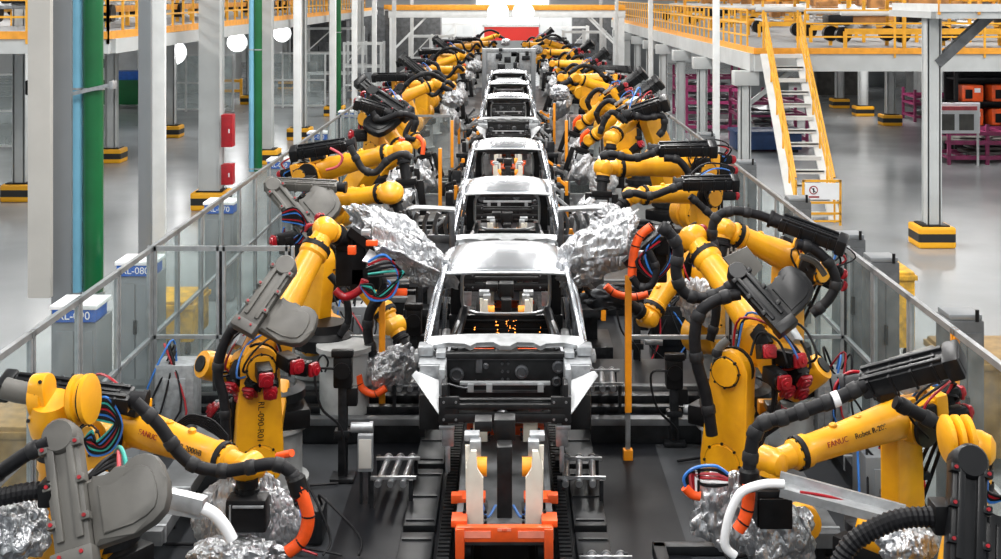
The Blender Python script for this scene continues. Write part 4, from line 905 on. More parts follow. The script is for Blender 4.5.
        MB().box(C(s_ * .56, -1.68, .86), (.12, .05, .2), None, .012).box(C(s_ * .56, -1.68, .64), (.045, .05, .26), None, .008).box(C(s_ * .57, -1.7, .95), (.15, .03, .04), None, .006).build('locating_bracket', M['steel'], t)
    mb = MB().box(C(0, -1.66, 1.15), (1.2, .09, .06), None, .015).box(C(0, -1.67, 1.04), (1.2, .08, .09), None, .02).box(C(0, -1.62, 1.2), (1.26, .06, .02), None, .004)
    for s_ in (-1, 1): mb.box(C(s_ * .55, -1.68, 1.12), (.2, .05, .26), None, .012)
    mb.build('front_crossmember', M['bodyk'], t)
    mb = MB()
    for s_ in (-1, 1):
        for x in (.48, .6):
            for z in (1.03, 1.2): mb.cyl(C(s_ * x, -1.70, z), C(s_ * x, -1.72, z), .012, None, 8)
    mb.build_each('bolt', M['steel'], t)
    return t
def carrier(label, y0, grp='carriers on the line'):
    t = thing('body_carrier', (X0, y0 - 3.0, .03), label, 'carrier', grp)
    def C(x, y, z): return V((X0 + x, y0 + y, z))
    mb = MB().box2(C(-.42, -3.02, .5), C(.42, -2.94, .63), .008)
    for s_ in (-1, 1):
        mb.box2(C(s_ * .35, -3.04, .36), C(s_ * .43, -2.9, .62), .008).box2(C(s_ * .33, -2.95, .6), C(s_ * .47, -2.75, .66), .008)
        mb.box2(C(s_ * .18, -2.3, .56), C(s_ * .44, -2.1, .6), .006).box2(C(s_ * .4, -2.3, .55), C(s_ * .5, -2.2, .63), .006)
    mb.box2(C(-.42, -.3, .5), C(.42, -.2, .6), .008)
    fr = mb.build_each('carrier_frame', M['orangep'], t)[0]
    MB().box2(C(-.44, -2.92, .48), C(-.38, -.2, .56), .006).box2(C(.38, -2.92, .48), C(.44, -.2, .56), .006).build_each('side_beam', M['duct'], t)
    MB().box2(C(-.4, -3.026, .54), C(-.12, -3.018, .60)).box2(C(.12, -3.026, .54), C(.4, -3.018, .60)).build_each('wear_pad', M['padpink'], t)
    MB().box2(C(-.06, -3.026, .60), C(.06, -3.018, .625)).build('number_plate', M['padpink'], t)
    f = Matrix(((1, 0, 0), (0, 0, -1), (0, 1, 0))).to_4x4(); f.translation = C(0, -3.03, .612)
    text_obj('carrier_number', '620', .03, f, M['orangep'], t, .003)
    for s_ in (-1, 1):
        for ya in (-2.75, -.6):
            fx = Matrix(((s_, 0, 0, 0), (0, 0, -1, 0), (0, 1, 0, 0), (0, 0, 0, 1))); fx.translation = C(0, ya, 0)
            a_ = MB().prism([(.19, .55), (.34, .55), (.34, 1.1), (.30, 1.22), (.25, 1.22), (.25, 1.06), (.19, .98)], fx, 0, .05, .006).prism([(.28, .6), (.35, .6), (.36, 1.18), (.29, 1.18)], fx, -.25, -.2, .006).box(C(s_ * .33, ya + .12, .95), (.04, .24, .2), None, .01).build('support_arm', M['cream'], t)
            MB().cyl(C(s_ * .16, ya + .12, 1.02), C(s_ * .27, ya + .12, 1.02), .085, None, 20).build('clamp_roller', M['amber'], a_)
            MB().box(C(s_ * .265, ya + .2, 1.15), (.1, .12, .18), None, .01).box(C(s_ * .3, ya + .3, 1.24), (.14, .14, .06), None, .01).build('clamp_block', M['galv'], a_)
            mbx = MB()
            for x in (.17, .36):
                for z in (.57, .62, .67): mbx.cyl(C(s_ * x, ya, z), C(s_ * x, ya - .04, z), .014, None, 8)
            mbx.build_each('bolt', M['darksteel'], a_)
    MB().box2(C(-.07, -2.5, .35), C(.07, -2.3, 1.15), .01).box2(C(-.1, -2.2, 1.1), C(.1, -2.0, 1.3), .01).box2(C(-.28, -2.3, 1.22), C(-.12, -2.1, 1.32), .01).build('centre_column', M['bodyk'], t)
    MB().box2(C(-.36, -2.9, .42), C(.36, -.3, .5), .01).build('carrier_pan', M['duct'], t)
    for s_ in (-1, 1): MB().tube([C(s_ * .08, -2.5, .62), C(s_ * .16, -2.6, .55), C(s_ * .22, -2.5, .7)], .012, 6).build('air_line', M['blue'], t)
    for s_ in (-1, 1):
        for y in (-2.7, -.6): MB().cyl(C(s_ * .3, y, .3), C(s_ * .38, y, .3), .11, None, 16).box(C(s_ * .34, y, .38), (.05, .1, .14)).build('wheel', M['darksteel'], t)
    return t
D_BODY = [14.2, 19.85, 25.6, 38.2, 44.4, 50.5]
wn = ['silver cab body nearest the camera, orange carrier under its front', 'second silver cab body, mirrored white panels held at both sides', 'third silver cab body, orange carrier seen through its windscreen', 'fourth silver cab body, front panels facing the camera', 'fifth silver cab body, partly hidden by the fourth', 'farthest silver cab body under the gun arms']
b0 = body(wn[0], D_BODY[0])
for l, y in zip(wn[1:], D_BODY[1:]):
    c = copy_tree(b0); c.location.y = y; c['label'] = l
c0 = carrier('orange carrier with cream arms in front of the nearest body', D_BODY[0])
for i, y in enumerate(D_BODY[1:] + [31.9 + 1.4]):
    c = copy_tree(c0); c.location.y = y - 3.0; c['label'] = ['orange carrier under the %s silver cab body' % ORD[i + 1], 'empty orange carrier with cream arms in the gap after the third body'][i == 5]
# sparks inside the first body
t = thing('weld_spark', (X0, 15.2, 1.3), 'orange welding sparks glowing inside the nearest cab body', 'sparks'); t['kind'] = 'stuff'
mb = MB(); rr = random.Random(3)
for cx_ in (-.38, -.1, .03, .1, .42):
    for i in range(8 if abs(cx_) < .2 else 4): 
        c_ = V((X0 + cx_ + rr.gauss(0, .012), 15.46 + rr.uniform(-.05, .0), 1.14 + rr.uniform(0, .22))); bmesh.ops.create_icosphere(mb.bm, subdivisions=1, radius=rr.uniform(.003, .009), matrix=Matrix.Translation(c_))
so = mb.build('spark_points', M['spark'], t); 
# ---------------------------------------------------------------- track
for s_, l in ((-1, 'left'), (1, 'right')):
    t = thing('track_rail', (X0 + s_ * .34, 8, .024), 'dark steel track rail under the carriers, %s one' % l, 'rail', 'track rails')
    MB().box2((X0 + s_ * .34 - .05, 3, .024), (X0 + s_ * .34 + .05, 70, .19), .01).build('rail_head', M['darksteel'], t)
    MB().box2((X0 + s_ * .34 - .12, 3, .024), (X0 + s_ * .34 + .12, 70, .06)).build('rail_foot', M['deck'], t)
    t = thing('cable_chain', (X0 + s_ * .55, 8, .03), 'ribbed cable chain running beside the %s track rail' % l, 'cable chain', 'cable chains')
    mb = MB()
    for i in range(150): mb.box((X0 + s_ * .56, 9 + i * .085, .12), (.11, .05, .16))
    mb.build('chain_links', M['darksteel'], t, smooth=0)
    MB().box2((X0 + s_ * .56 - .08, 8.9, .024), (X0 + s_ * .56 + .08, 22, .05)).build('chain_tray', M['darksteel'], t)
    for i in range(4):
        y = 9.2 + i * 1.65
        t = thing('floor_plate', (X0 + s_ * .85, y, .024), 'dark floor plate beside the %s cable chain, %s from camera' % (l, ORD[i]), 'floor plate', 'dark floor plates')
        MB().box2((X0 + s_ * .68, y, .024), (X0 + s_ * 1.0, y + 1.5, .10), .012).build('plate', M['deck'], t)
        mb = MB()
        for q in (.1, .7, 1.3): mb.box2((X0 + s_ * .70, y + q, .10), (X0 + s_ * .98, y + q + .04, .115))
        mb.build_each('tread_bar', M['darksteel'], t)
# tube rollers beside the line
def rollers(x, y, z, label, n=3, L=.75, wd=.3, st=.13):
    t = thing('roller_rack', (x, y, z), label, 'roller rack', 'tube roller racks beside the line')
    for i in range(n):
        a = V((x + i * st, y, z + .12)); MB().cyl(a, a + V((.04, L, .0)), .035, None, 12).lathe(a + V((.04, L, 0)), (0, 1, 0), [(0, .045), (.03, .045)], 12).build('roller_tube', M['steel'], t)
    for q in (.08, L - .12): MB().beam((x - .08, y + q, z + .16), (x + n * st, y + q, z + .16), .03, .03).build('cross_rod', M['steel'], t)
    for xx in (x - .06, x + n * st - .05):
        MB().box2((xx - .02, y, 0.024), (xx + .02, y + .04, z + .16)).box2((xx - .02, y + L - .04, 0.024), (xx + .02, y + L, z + .16)).build_each('rack_leg', M['darksteel'], t)
rollers(-1.36, 13.1, .15, 'steel tube roller rack left of the carrier, nearer one')
rollers(.52 + .05, 13.1, .15, 'steel tube roller rack right of the carrier, middle one', st=.14)
rollers(-1.33, 15.3, .45, 'steel tube roller rack left of the body, farther one')
rollers(.70, 11.0, .12, 'steel tube roller rack right of the carrier, nearest one', L=.5)
rollers(.98, 15.3, .45, 'steel tube roller rack right of the body, farther one')
# fixture posts
def stand(x, y, h, label, seed):
    t = thing('fixture_stand', (x, y, .024), label, 'fixture stand', 'black fixture stands')
    MB().box2((x - .13, y - .13, .024), (x + .13, y + .13, .07), .01).box2((x - .05, y - .05, .05), (x + .05, y + .05, h - .3), .008).box2((x - .09, y - .07, h * .35), (x + .09, y + .07, h * .42), .01).build('stand_post', M['darksteel'], t)
    hd = MB().box((x, y, h - .15), (.2, .18, .34), None, .03).cyl((x, y - .12, h - .12), (x, y + .12, h - .12), .09).box((x, y - .05, h + .06), (.24, .1, .08), None, .02).box((x + .1, y, h - .42), (.12, .12, .2), None, .02).build('clamp_head', M['black'], t)
    MB().cyl((x + .1, y - .1, h * .46), (x + .32, y - .1, h * .46), .055).cyl((x + .3, y - .1, h * .46), (x + .34, y - .1, h * .46), .065).build('motor_drum', M['galv'], t)
    MB().tube([(x - .05, y - .1, h - .1), (x - .28, y - .12, h - .12), (x - .22, y - .14, h - .5), (x + .0, y - .12, h - .75), (x + .04, y - .1, .1)], .014, 6).build('cable', M['rubber'], t)
stand(-1.82, 13.9, 1.35, 'black fixture stand with a round motor, left of the nearest body', 1)
stand(1.93, 15.0, 1.0, 'black fixture stand right of the tall orange post', 2)
stand(-1.25, 16.6, 1.2, 'small black fixture stand behind the left orange post', 3)
stand(1.75, 17.6, 1.2, 'small black fixture stand behind the nearest right cross fence', 4)
t = thing('junction_box', (-1.6, 13.3, .05), 'plain grey junction box on the floor right of the left fixture stand', 'junction box')
MB().box2((-1.58, 13.2, .36), (-1.42, 13.28, .74), .012).build('box_body', M['prof'], t); MB().box2((-1.56, 13.22, .02), (-1.53, 13.26, .4)).box2((-1.47, 13.22, .02), (-1.44, 13.26, .4)).build_each('box_leg', M['darksteel'], t); MB().box2((-1.565, 13.19, .4), (-1.435, 13.2, .7), .003).build('box_door', M['colbeige'], t)
t = thing('floor_pit_frame', (1.9, 10.7, .024), 'dark raised steel frame on the floor, lower right of the carrier', 'floor frame')
MB().box2((1.35, 10.2, .024), (1.47, 12.1, .11), .01).box2((1.35, 12.0, .024), (3.2, 12.12, .11), .01).box2((1.6, 10.2, .024), (3.1, 11.8, .05)).build('frame_bars', M['deck'], t)
# lateral frames held beside body 2
for s_, l in ((-1, 'left'), (1, 'right')):
    t = thing('door_panel_frame', (X0 + s_ * 1.2, 18.3, 1.2), 'white topped panel frame held at the %s of the second body' % l, 'panel frame', 'panel frames beside the second body')
    y = 18.3; x1 = s_ * .74; x2 = s_ * 1.42
    MB().tube([(X0 + x1, y, 2.22), (X0 + (x1 + x2) / 2, y, 2.24), (X0 + x2 - s_ * .08, y, 2.24), (X0 + x2, y, 2.16), (X0 + x2, y, 1.8), (X0 + x2 - s_ * .05, y, 1.72)], .04, 8).build('top_frame', M['bodyw'], t)
    mb = MB().box2((X0 + x1 - s_ * .02, y - .02, 1.75), (X0 + x2, y + .02, 1.86), .01).box2((X0 + x1, y - .05, 1.0), (X0 + x1 + s_ * .08, y + .02, 2.2), .01)
    for i in range(4): mb.tube([(X0 + x1 + s_ * (.1 + .15 * i), y + .02, 1.8), (X0 + x1 + s_ * (.14 + .15 * i), y, 2.0), (X0 + x1 + s_ * (.08 + .15 * i), y - .02, 2.18)], .03, 6)
    mb.box2((X0 + x1, y + .03, 1.1), (X0 + x2 - s_ * .02, y + .05, 1.75), .01).build('inner_panel', M['bodyd'], t)
# line-side fixtures: clutter of clamps beside every body
def fixture(x, y, seed, label, grp='clamp fixtures beside the bodies'):
    r_ = random.Random(seed); t = thing('clamp_fixture', (x, y, .024), label, 'clamp fixture', grp); s_ = -1 if x < 0 else 1
    mb = MB().box2((x - .3, y - .5, .024), (x + .3, y + .5, .3), .02).box2((x - .1, y - .1, .3), (x + .1, y + .1, 1.1), .01).box2((x - .25, y - .45, .7), (x + .2, y + .45, .82), .01)
    mb.build('fixture_base', M['darksteel'], t)
    for i in range(5):
        p = V((x + r_.uniform(-.2, .2), y + r_.uniform(-.45, .45), .85 + r_.random() * .4)); q = p + V((-s_ * r_.uniform(.15, .35), r_.uniform(-.1, .1), r_.uniform(.05, .3)))
        MB().beam(p - V((0, 0, .2)), p + V((0, 0, .1)), .07, .07, V((1, 0, 0)), .008).beam(p, q, .05, .06, V((0, 0, 1)), .008).box(q, (.08, .08, .1), None, .015).build('clamp_arm', M[['galv', 'steel', 'bodyd', 'amber', 'darksteel'][i]], t)
n_ = 0
for y in (18.6, 21.2, 24.0, 27.2, 30.5, 36.5, 40, 43):
    for s_ in (-1, 1):
        fixture(X0 + s_ * 1.22, y, n_, 'low clamp fixture on the %s of the line, %s from camera' % ('left' if s_ < 0 else 'right', ORD[n_ // 2])); n_ += 1
# ---------------------------------------------------------------- robots in place
def PL(D, *pts): return [P(x, y, D if len(q) < 1 else q[0]) for x, y, *q in pts]
UPc = V((0, -.35, .94))
GR = 'yellow robots left of the line'; GRR = 'yellow robots right of the line'
# L2
r = robot('yellow robot left of the nearest body with dark letters on its upright arm', P(268, 440, 13.9) * V((1, 1, 0)) if False else V((-2.62, 13.9, .024)), .62, P(256, 455, 13.1), P(258, 362, 13.0), P(326, 230, 14.1), P(350, 240, 14.4), s=1.18, seed=2, E=P(272, 346, 13.1), balancer=(P(240, 372, 13.3), P(202, 364, 13.0)), text='RL-090-R01', group=GR)
R = r['root']
motor(R, P(262, 368, 12.75), V((.35, -1, -.15)), .085, .32); motor(R, P(282, 358, 12.85), V((.7, -.8, -.1)), .085, .32); motor(R, P(270, 378, 12.8), V((.2, -1, -.3)), .08, .3); motor(R, P(292, 366, 12.9), V((1, -.5, 0)), .08, .3)
saddle_case(R, P(287, 268, 12.9), P(243, 333, 12.5), V((0, -.85, .5)), 1, .22, M['casegrey'])
hose(R, PL(12.6, (246, 322), (232, 330), (222, 350), (218, 375), (224, 400), (226, 440)), .05, clamps=3)
hose(R, PL(12.8, (280, 300), (255, 318), (228, 336), (217, 360), (216, 390)), .035, 'hosegrey', clamps=2)
g = MB().box(P(352, 262, 14.5), (.34, .3, .5), None, .03).box(P(366, 276, 14.5), (.34, .3, .26), None, .03).box(P(345, 240, 14.4), (.2, .2, .2), Matrix.Identity(4), .02).beam(P(350, 230, 14.3), P(395, 262, 14.2), .12, .1).build('welding_gun', M['black'], R)
MB().prism([(0, 0), (.34, -.02), (.4, .16), (.05, .22)], frame_xz(V((1, 0, -.25)), V((0, -.7, .7)), P(362, 262, 14.1)), 0, .03, .006).box(P(366, 232, 14.1), (.1, .1, .06), None, .01).build('gun_plate', M['bodyw'], g)
MB().box(P(352, 250, 14.0), (.09, .09, .09), None, .01).box(P(372, 243, 14.0), (.13, .06, .06), None, .01).box(P(400, 292, 14.0), (.16, .08, .07), None, .015).build('orange_connector', M['orange'], g)
hose(R, PL(14.0, (335, 290), (345, 297), (360, 290), (365, 280)), .045, 'red', name='red_hose', clamps=0)
for i, c in enumerate(('blue', 'red', 'rubber', 'rubber', 'teal', 'rubber')):
    MB().tube(PL(13.9, (368, 262 + i * 3), (385 + i * 3, 255 + i * 4), (398 + i, 275), (392 - i * 3, 296), (372, 300 - i * 3), (360, 285)), .014, 6).build('cable', M[c], g, smooth=60)
def sheet(root, P0, P1, P2, P3, seed, name='silver_cover', nu=34, nv=22, amp=.09, th=.02):
    """crumpled silver cloth draped between four corners, thick and folded"""
    bm = bmesh.new(); g_ = []
    nrm = (P1 - P0).cross(P3 - P0).normalized()
    for j in range(nv + 1):
        row = []
        for i in range(nu + 1):
            a_ = i / nu; b_ = j / nv
            p = (P0 * (1 - a_) + P1 * a_) * (1 - b_) + (P3 * (1 - a_) + P2 * a_) * b_
            q = V((a_ * 1.2 + seed * 3, b_ * 4.5 + a_ * 1.2, seed))
            k_ = (1 - 2 * abs(noise.noise(q))) * .8 + (1 - 2 * abs(noise.noise(q * 2.1))) * .35 + noise.noise(q * 4) * .12
            p = p + nrm * (k_ * amp + .16 * math.sin(b_ * math.pi)) + (P3 - P0) * .03 * noise.noise(q * 3)
            row.append(bm.verts.new(p))
        g_.append(row)
    for a_, b_ in zip(g_, g_[1:]):
        for i in range(nu): bm.faces.new((a_[i], a_[i + 1], b_[i + 1], b_[i]))
    mb = MB(); mb.bm.free(); mb.bm = bm
    o = mb.build(name, M['cloth'], root, smooth=60); s_ = o.modifiers.new('thickness', 'SOLIDIFY'); s_.thickness = th
    return o
cover(R, P(402, 243, 14.6), (.60, .2, .22), 11, Matrix.Rotation(math.radians(36), 4, 'Y'), .42, 5, 3.2)
cover(R, P(422, 270, 14.7), (.34, .2, .14), 12, Matrix.Rotation(math.radians(25), 4, 'Y'), .4, 5, 3.0)
sheet(R, P(372, 216, 14.3), P(428, 238, 14.2), P(442, 268, 14.0), P(382, 246, 13.9), 2)
# L1 in the corner
r = robot('yellow robot at the lower left corner under a dusty grey hose box', V((-3.12, 9.9, .024)), .3, P(70, 690, 9.1), P(66, 640, 8.95), P(64, 412, 9.0), P(60, 470, 9.35), s=1.12, seed=3, group=GR, cables=0, motors=False)
R = r['root']
saddle_case(R, P(64, 437, 8.62), P(80, 570, 8.2), V((0, -.9, .42)), 1, .235, M['casegrey'])
MB().lathe(P(30, 400, 8.9), V((1, 0, .12)), [(0, .07), (.02, .12), (.1, .12), (.12, .09)], 20).build('wrist_cover', M['yellow'], R)
MB().link(P(38, 388, 8.9), .1, P(26, 424, 8.9), .07, V((1, -.15, .1)).normalized(), -.03, .09, .015).build('wrist_lobe', M['yellow'], R)
for q_ in range(4): MB().cyl(P(40 - q_ * 4, 382 + q_ * 13, 8.86), P(40 - q_ * 4, 382 + q_ * 13, 8.80), .014, None, 8).build('bolt', M['darksteel'], R)
MB().lathe(P(55, 428, 8.95), V((0, -.35, .9)), [(0, .165), (.1, .17), (.16, .15), (.24, .13)], 24).build('forearm_collar', M['yellow'], R)
wl = MB().lathe(P(72, 400, 8.85), V((1, -.1, .1)), [(0, .13), (.03, .17), (.06, .17), (.07, .145), (.10, .145), (.11, .17), (.14, .17), (.16, .10)], 26).build('wrist_housing', M['yellow'], R)
MB().lathe(P(73, 400, 8.84) + V((.08, 0, 0)), V((1, -.1, .1)), [(0, .15), (.025, .15)], 26).build('wrist_seal', M['rubber'], wl)
hose(R, PL(8.5, (-25, 485), (0, 472), (25, 455), (50, 442)), .05, clamps=2)
hose(R, PL(8.4, (-30, 500), (0, 497), (25, 492), (50, 490)), .062, name='ribbed_hose', clamps=0, rib=.018)
MB().box(P(48, 492, 8.4), (.09, .16, .16), None, .02).build('hose_gland', M['black'], R)
for i, c in enumerate(('teal', 'pink', 'rubber', 'rubber', 'rubber')):
    MB().tube([P(128 - i * 9 if i < 2 else 88, 478, 8.6), P(124 - i * 5 if i < 2 else 100 + i * 2, 455 + i * 3, 8.7), P(118 if i < 2 else 115, 448 + i * 4, 8.9), P(110, 470, 9.1)], .016, 8).build('cable', M[c], R, smooth=60)
MB().beam(P(88, 478, 9.5), P(205, 506, 9.3), .1, .12, bevel=.01).beam(P(110, 500, 9.4), P(205, 515, 9.3), .05, .05).build('gun_arm', M['bodyw'], R)
hose(R, PL(9.2, (203, 508), (215, 515), (225, 527), (232, 540)), .045, 'signwhite', name='cloth_sleeve', clamps=0)
cover(R, P(12, 530, 8.6), (.24, .2, .2), 14)
# L1b
r = robot('yellow robot low at the left, forearm reaching right to a silver wrapped gun', V((-3.55, 11.1, .024)), .3, P(92, 540, 10.95), P(112, 432, 10.75), P(248, 468, 10.2), P(246, 512, 10.2), s=1.0, seed=5, group=GR, cables=3, mark=True)
R = r['root']
rail_case(R, P(132, 400, 10.3), P(12, 386, 10.3), V((0, -.3, 1)), .2, .13, M['caseblk'])
MB().tube(PL(10.0, (4, 388), (20, 392), (34, 394)), .085, 14).build('case_tube', M['casegrey'], R)
hose(R, PL(9.95, (135, 402), (158, 424), (178, 452), (196, 466), (222, 471), (246, 468), (272, 464), (288, 470), (297, 484)), .05, clamps=7)
hose(R, PL(9.9, (297, 482), (304, 500), (308, 520), (302, 540), (288, 552)), .052, 'orange', name='orange_hose', clamps=3, cl='orange')
MB().lathe(P(295, 476, 9.92), V((.3, 0, -1)), [(0, .06), (.02, .075), (.14, .075), (.16, .06)], 14).build('hose_coupling', M['black'], R)
MB().lathe(P(247, 478, 10.15), (0, 0, -1), [(0, .09), (.06, .09), (.07, .07), (.2, .07), (.22, .11), (.27, .11)], 18).box(P(248, 512, 10.1), (.32, .2, .26), None, .025).build('welding_gun', M['black'], R)
MB().box(P(248, 507, 9.97), (.24, .02, .015)).box(P(230, 517, 9.97), (.012, .02, .18)).build('gun_bracket', M['galv'], R)
cover(R, P(246, 520, 10.45), (.40, .13, .40), 21, None, .2, 5, 3.2)
cover(R, P(236, 556, 10.0), (.34, .2, .14), 22, None, .3, 5, 3.2)
MB().cyl(P(278, 456, 10.5), P(292, 453, 10.4), .03).build('orange_connector', M['orange'], R)
for i in range(9):
    c = ['blue', 'rubber', 'teal', 'rubber', 'red', 'rubber'][i % 6]; MB().tube(PL(10.2, (90, 402 + i * 2), (108, 398 + i * 3), (122 - i, 425), (112 - i * 2, 450 - i), (92, 455 - i * 3), (84, 440)), .011 + .003 * (i % 2), 6).build('cable', M[c], R, smooth=60)
for i in range(5):
    MB().tube(PL(11.8, (175, 425 + i * 3), (190, 415 + i * 2), (212, 420 + i * 3), (228, 436 + i * 2)), .012, 6).build('cable', M[CAB[(i * 2) % 6]], R, smooth=60)
# L3c
r = robot('yellow robot whose arm points down at a silver gun near the left fender', V((-2.55, 16.9, .024)), .62, P(322, 335, 16.3), P(334, 258, 16.2), P(394, 326, 15.8), P(404, 345, 15.7), s=1.08, seed=7, group=GR)
R = r['root']
cover(R, P(389, 368, 15.4), (.36, .14, .22), 31, Matrix.Rotation(math.radians(-28), 4, 'Y'), .4, 5, 3.0)
MB().box(P(395, 352, 15.5), (.2, .14, .12), None, .02).cyl(P(405, 350, 15.4), P(420, 366, 15.4), .03).build('gun_body', M['galv'], R)
hose(R, PL(15.2, (358, 375), (362, 388), (374, 394), (386, 388)), .045, 'orange', name='orange_hose', clamps=2, cl='orange')
hose(R, PL(15.4, (378, 272), (382, 290), (370, 312), (368, 335), (373, 355)), .06, clamps=4)
hose(R, PL(15.6, (330, 275), (345, 295), (348, 320), (340, 335)), .045, clamps=2)
for i in range(10):
    MB().tube(PL(15.6, (345 + i * 2, 262), (360 + i * 3, 268 + i * 2), (352 + i * 4, 290 - i), (340 + i * 3, 278)), .013, 6).build('cable', M[CAB[i % 6]], R, smooth=60)
MB().lathe(V((-2.0, 15.4, .1)), (0, 0, 1), [(0, .3), (.9, .3), (.92, .34), (.98, .34)], 24).build('round_pedestal', M['pedestal'], R)
MB().tube(PL(15.1, (322, 372), (318, 362), (323, 355), (328, 362), (325, 372)), .012, 6).build('lifting_eye', M['darksteel'], R)
MB().lathe(V((-2.3, 15.8, .95)), (0, 0, 1), [(0, .36), (.14, .36), (.2, .28), (.3, .26)], 20).build('swivel_base', M['black'], R)
# L3
r = robot('yellow robot behind the left cross fence with a large grey hose box on its tail', V((-2.95, 19.6, .024)), .6, P(322, 262, 19.4), P(325, 206, 19.1), P(391, 192, 18.7), P(400, 212, 18.6), s=1.1, seed=9, group=GR)
R = r['root']
saddle_case(R, P(273, 188, 18.4), P(316, 240, 17.9), V((.2, -.85, .5)), 1, .24, M['casegrey'])
rail_case(R, P(338, 187, 18.5), P(272, 184, 18.6), V((0, -.3, 1)), .2, .12, M['casegrey'])
MB().lathe(P(391, 196, 18.45), (0, -.6, .8), [(0, .17), (.05, .19), (.1, .19), (.16, .15), (.19, .08)], 22).build('wrist_dome', M['yellow'], R)
hose(R, PL(18.3, (375, 212), (388, 222), (400, 218), (412, 214)), .1, 'black', name='ribbed_hose', clamps=0, rib=.03)
for i in range(10):
    MB().tube(PL(17.8, (282, 212 + i), (296 + i, 208 + i * 2), (308 - i, 226 + i), (300 - i * 2, 244), (284, 236 - i)), .014, 6).build('cable', M[CAB[i % 6]], R, smooth=60)
motor(R, P(292, 238, 17.7), V((-.9, -.5, -.1)), .1, .3)
# L4
r = robot('yellow robot on the left with long level forearm and sagging black hose', V((-3.5, 22.3, .024)), .75, P(335, 212, 22.0), P(310, 176, 21.6), P(402, 150, 21.2), P(406, 176, 21.1), s=1.22, seed=12, group=GR)
R = r['root']
rail_case(R, P(347, 145, 21.0), P(297, 153, 21.0), V((0, -.3, 1)), .24, .16, M['caseblk'])
hose(R, PL(20.7, (350, 146), (357, 160), (364, 170), (376, 172), (388, 160), (402, 154), (412, 158)), .058, 'hosegrey', clamps=4)
hose(R, PL(20.8, (330, 148), (342, 156), (338, 166), (326, 170)), .022, 'pink', clamps=0, name='pink_cable')
weld_gun(R, P(406, 178, 21.1), (0.1, 0, -1), 1.15, 41)
motor(R, P(312, 180, 21.2), V((-.2, -1, -.1)), .1, .3)
# L5
r = robot('yellow robot on the left with a red capped motor and two black rails behind', V((-3.3, 25.2, .024)), .8, P(380, 150, 25.0), P(372, 118, 24.8), P(402, 150, 24.2), P(405, 166, 24.1), s=1.1, seed=14, group=GR)
R = r['root']
saddle_case(R, P(372, 94, 24.6), P(410, 118, 24.2), V((.1, -.75, .6)), -1, .26, M['caseblk'])
rail_case(R, P(385, 112, 24.2), P(360, 104, 24.2), V((0, -.3, 1)), .22, .16, M['caseblk'])
hose(R, PL(24.0, (372, 112), (380, 120), (400, 114), (415, 118), (413, 132)), .06, clamps=3)
hose(R, PL(24.0, (402, 138), (401, 146), (402, 152)), .06, 'orange', name='orange_hose', clamps=0)
motor(R, P(366, 135, 24.3), V((-1, -.4, 0)), .13, .32)
weld_gun(R, P(405, 166, 24.1), (0.05, 0, -1), 1.1, 43)
# R2
r = robot('yellow robot right of the nearest body under a charcoal hose box', V((2.45, 13.9, .024)), .62, P(734, 455, 13.1), P(737, 366, 13.0), P(692, 238, 14.2), P(668, 248, 14.5), s=1.2, seed=22, E=P(758, 346, 13.1), balancer=(P(786, 392, 13.2), P(822, 366, 13.0)), group=GRR)
R = r['root']
motor(R, P(768, 372, 12.7), V((.4, -1, -.1)), .085, .32); motor(R, P(780, 356, 12.8), V((.6, -1, .1)), .085, .32); motor(R, P(762, 352, 12.8), V((.1, -1, .3)), .08, .3)
saddle_case(R, P(736, 274, 12.8), P(788, 332, 12.4), V((0, -.85, .5)), 1, .2, M['caseblk'], bolts=False)
MB().prism([(0, 0), (.38, 0), (.38, .3), (.1, .3)], frame_xz(V((.64, 0, -.77)), V((0, -.8, .6)), P(722, 258, 13.4)), 0, .03, .01).build('dusty_cover', M['casegrey'], R)
hose(R, PL(12.9, (737, 282), (722, 292), (702, 298), (684, 292), (676, 272), (678, 250), (670, 234), (660, 226)), .058, clamps=7)
hose(R, PL(12.7, (740, 294), (722, 298), (702, 310), (695, 332), (697, 362), (706, 395), (712, 435)), .06, clamps=4)
hose(R, PL(14.0, (652, 226), (640, 236), (634, 252), (632, 276)), .05, 'orange', name='orange_hose', clamps=4, cl='orange')
hose(R, PL(13.9, (632, 277), (640, 287), (652, 284), (656, 268), (648, 250)), .04, clamps=2, name='blue_black_hose')
hose(R, PL(12.9, (728, 340), (718, 350), (716, 370)), .045, 'casegrey', clamps=1, name='grey_hose')
g = MB().box(P(650, 262, 14.5), (.36, .3, .42), None, .03).box(P(668, 240, 14.4), (.3, .26, .3), None, .03).box(P(640, 276, 14.4), (.2, .22, .14), None, .03).beam(P(672, 225, 14.3), P(625, 265, 14.2), .1, .1).build('welding_gun', M['black'], R)
MB().box(P(660, 232, 14.1), (.1, .08, .1), None, .015).box(P(640, 255, 14.1), (.14, .06, .1), None, .015).build('gun_plate', M['galv'], g)
for i, c in enumerate(('rubber', 'blue', 'rubber', 'red', 'rubber')):
    MB().tube(PL(13.9, (660, 232 + i * 3), (648 - i * 3, 250 + i * 3), (655, 275 + i), (668 + i, 262), (670, 240)), .014, 6).build('cable', M[c], g, smooth=60)
cover(R, P(604, 248, 14.7), (.46, .24, .3), 51, Matrix.Rotation(math.radians(-30), 4, 'Y'), .36, 5, 3.0)
cover(R, P(585, 272, 14.8), (.3, .2, .12), 52, Matrix.Rotation(math.radians(-20), 4, 'Y'), .4, 5, 3.0)
sheet(R, P(640, 214, 14.3), P(588, 240, 14.2), P(572, 270, 14.0), P(628, 256, 13.9), 5)
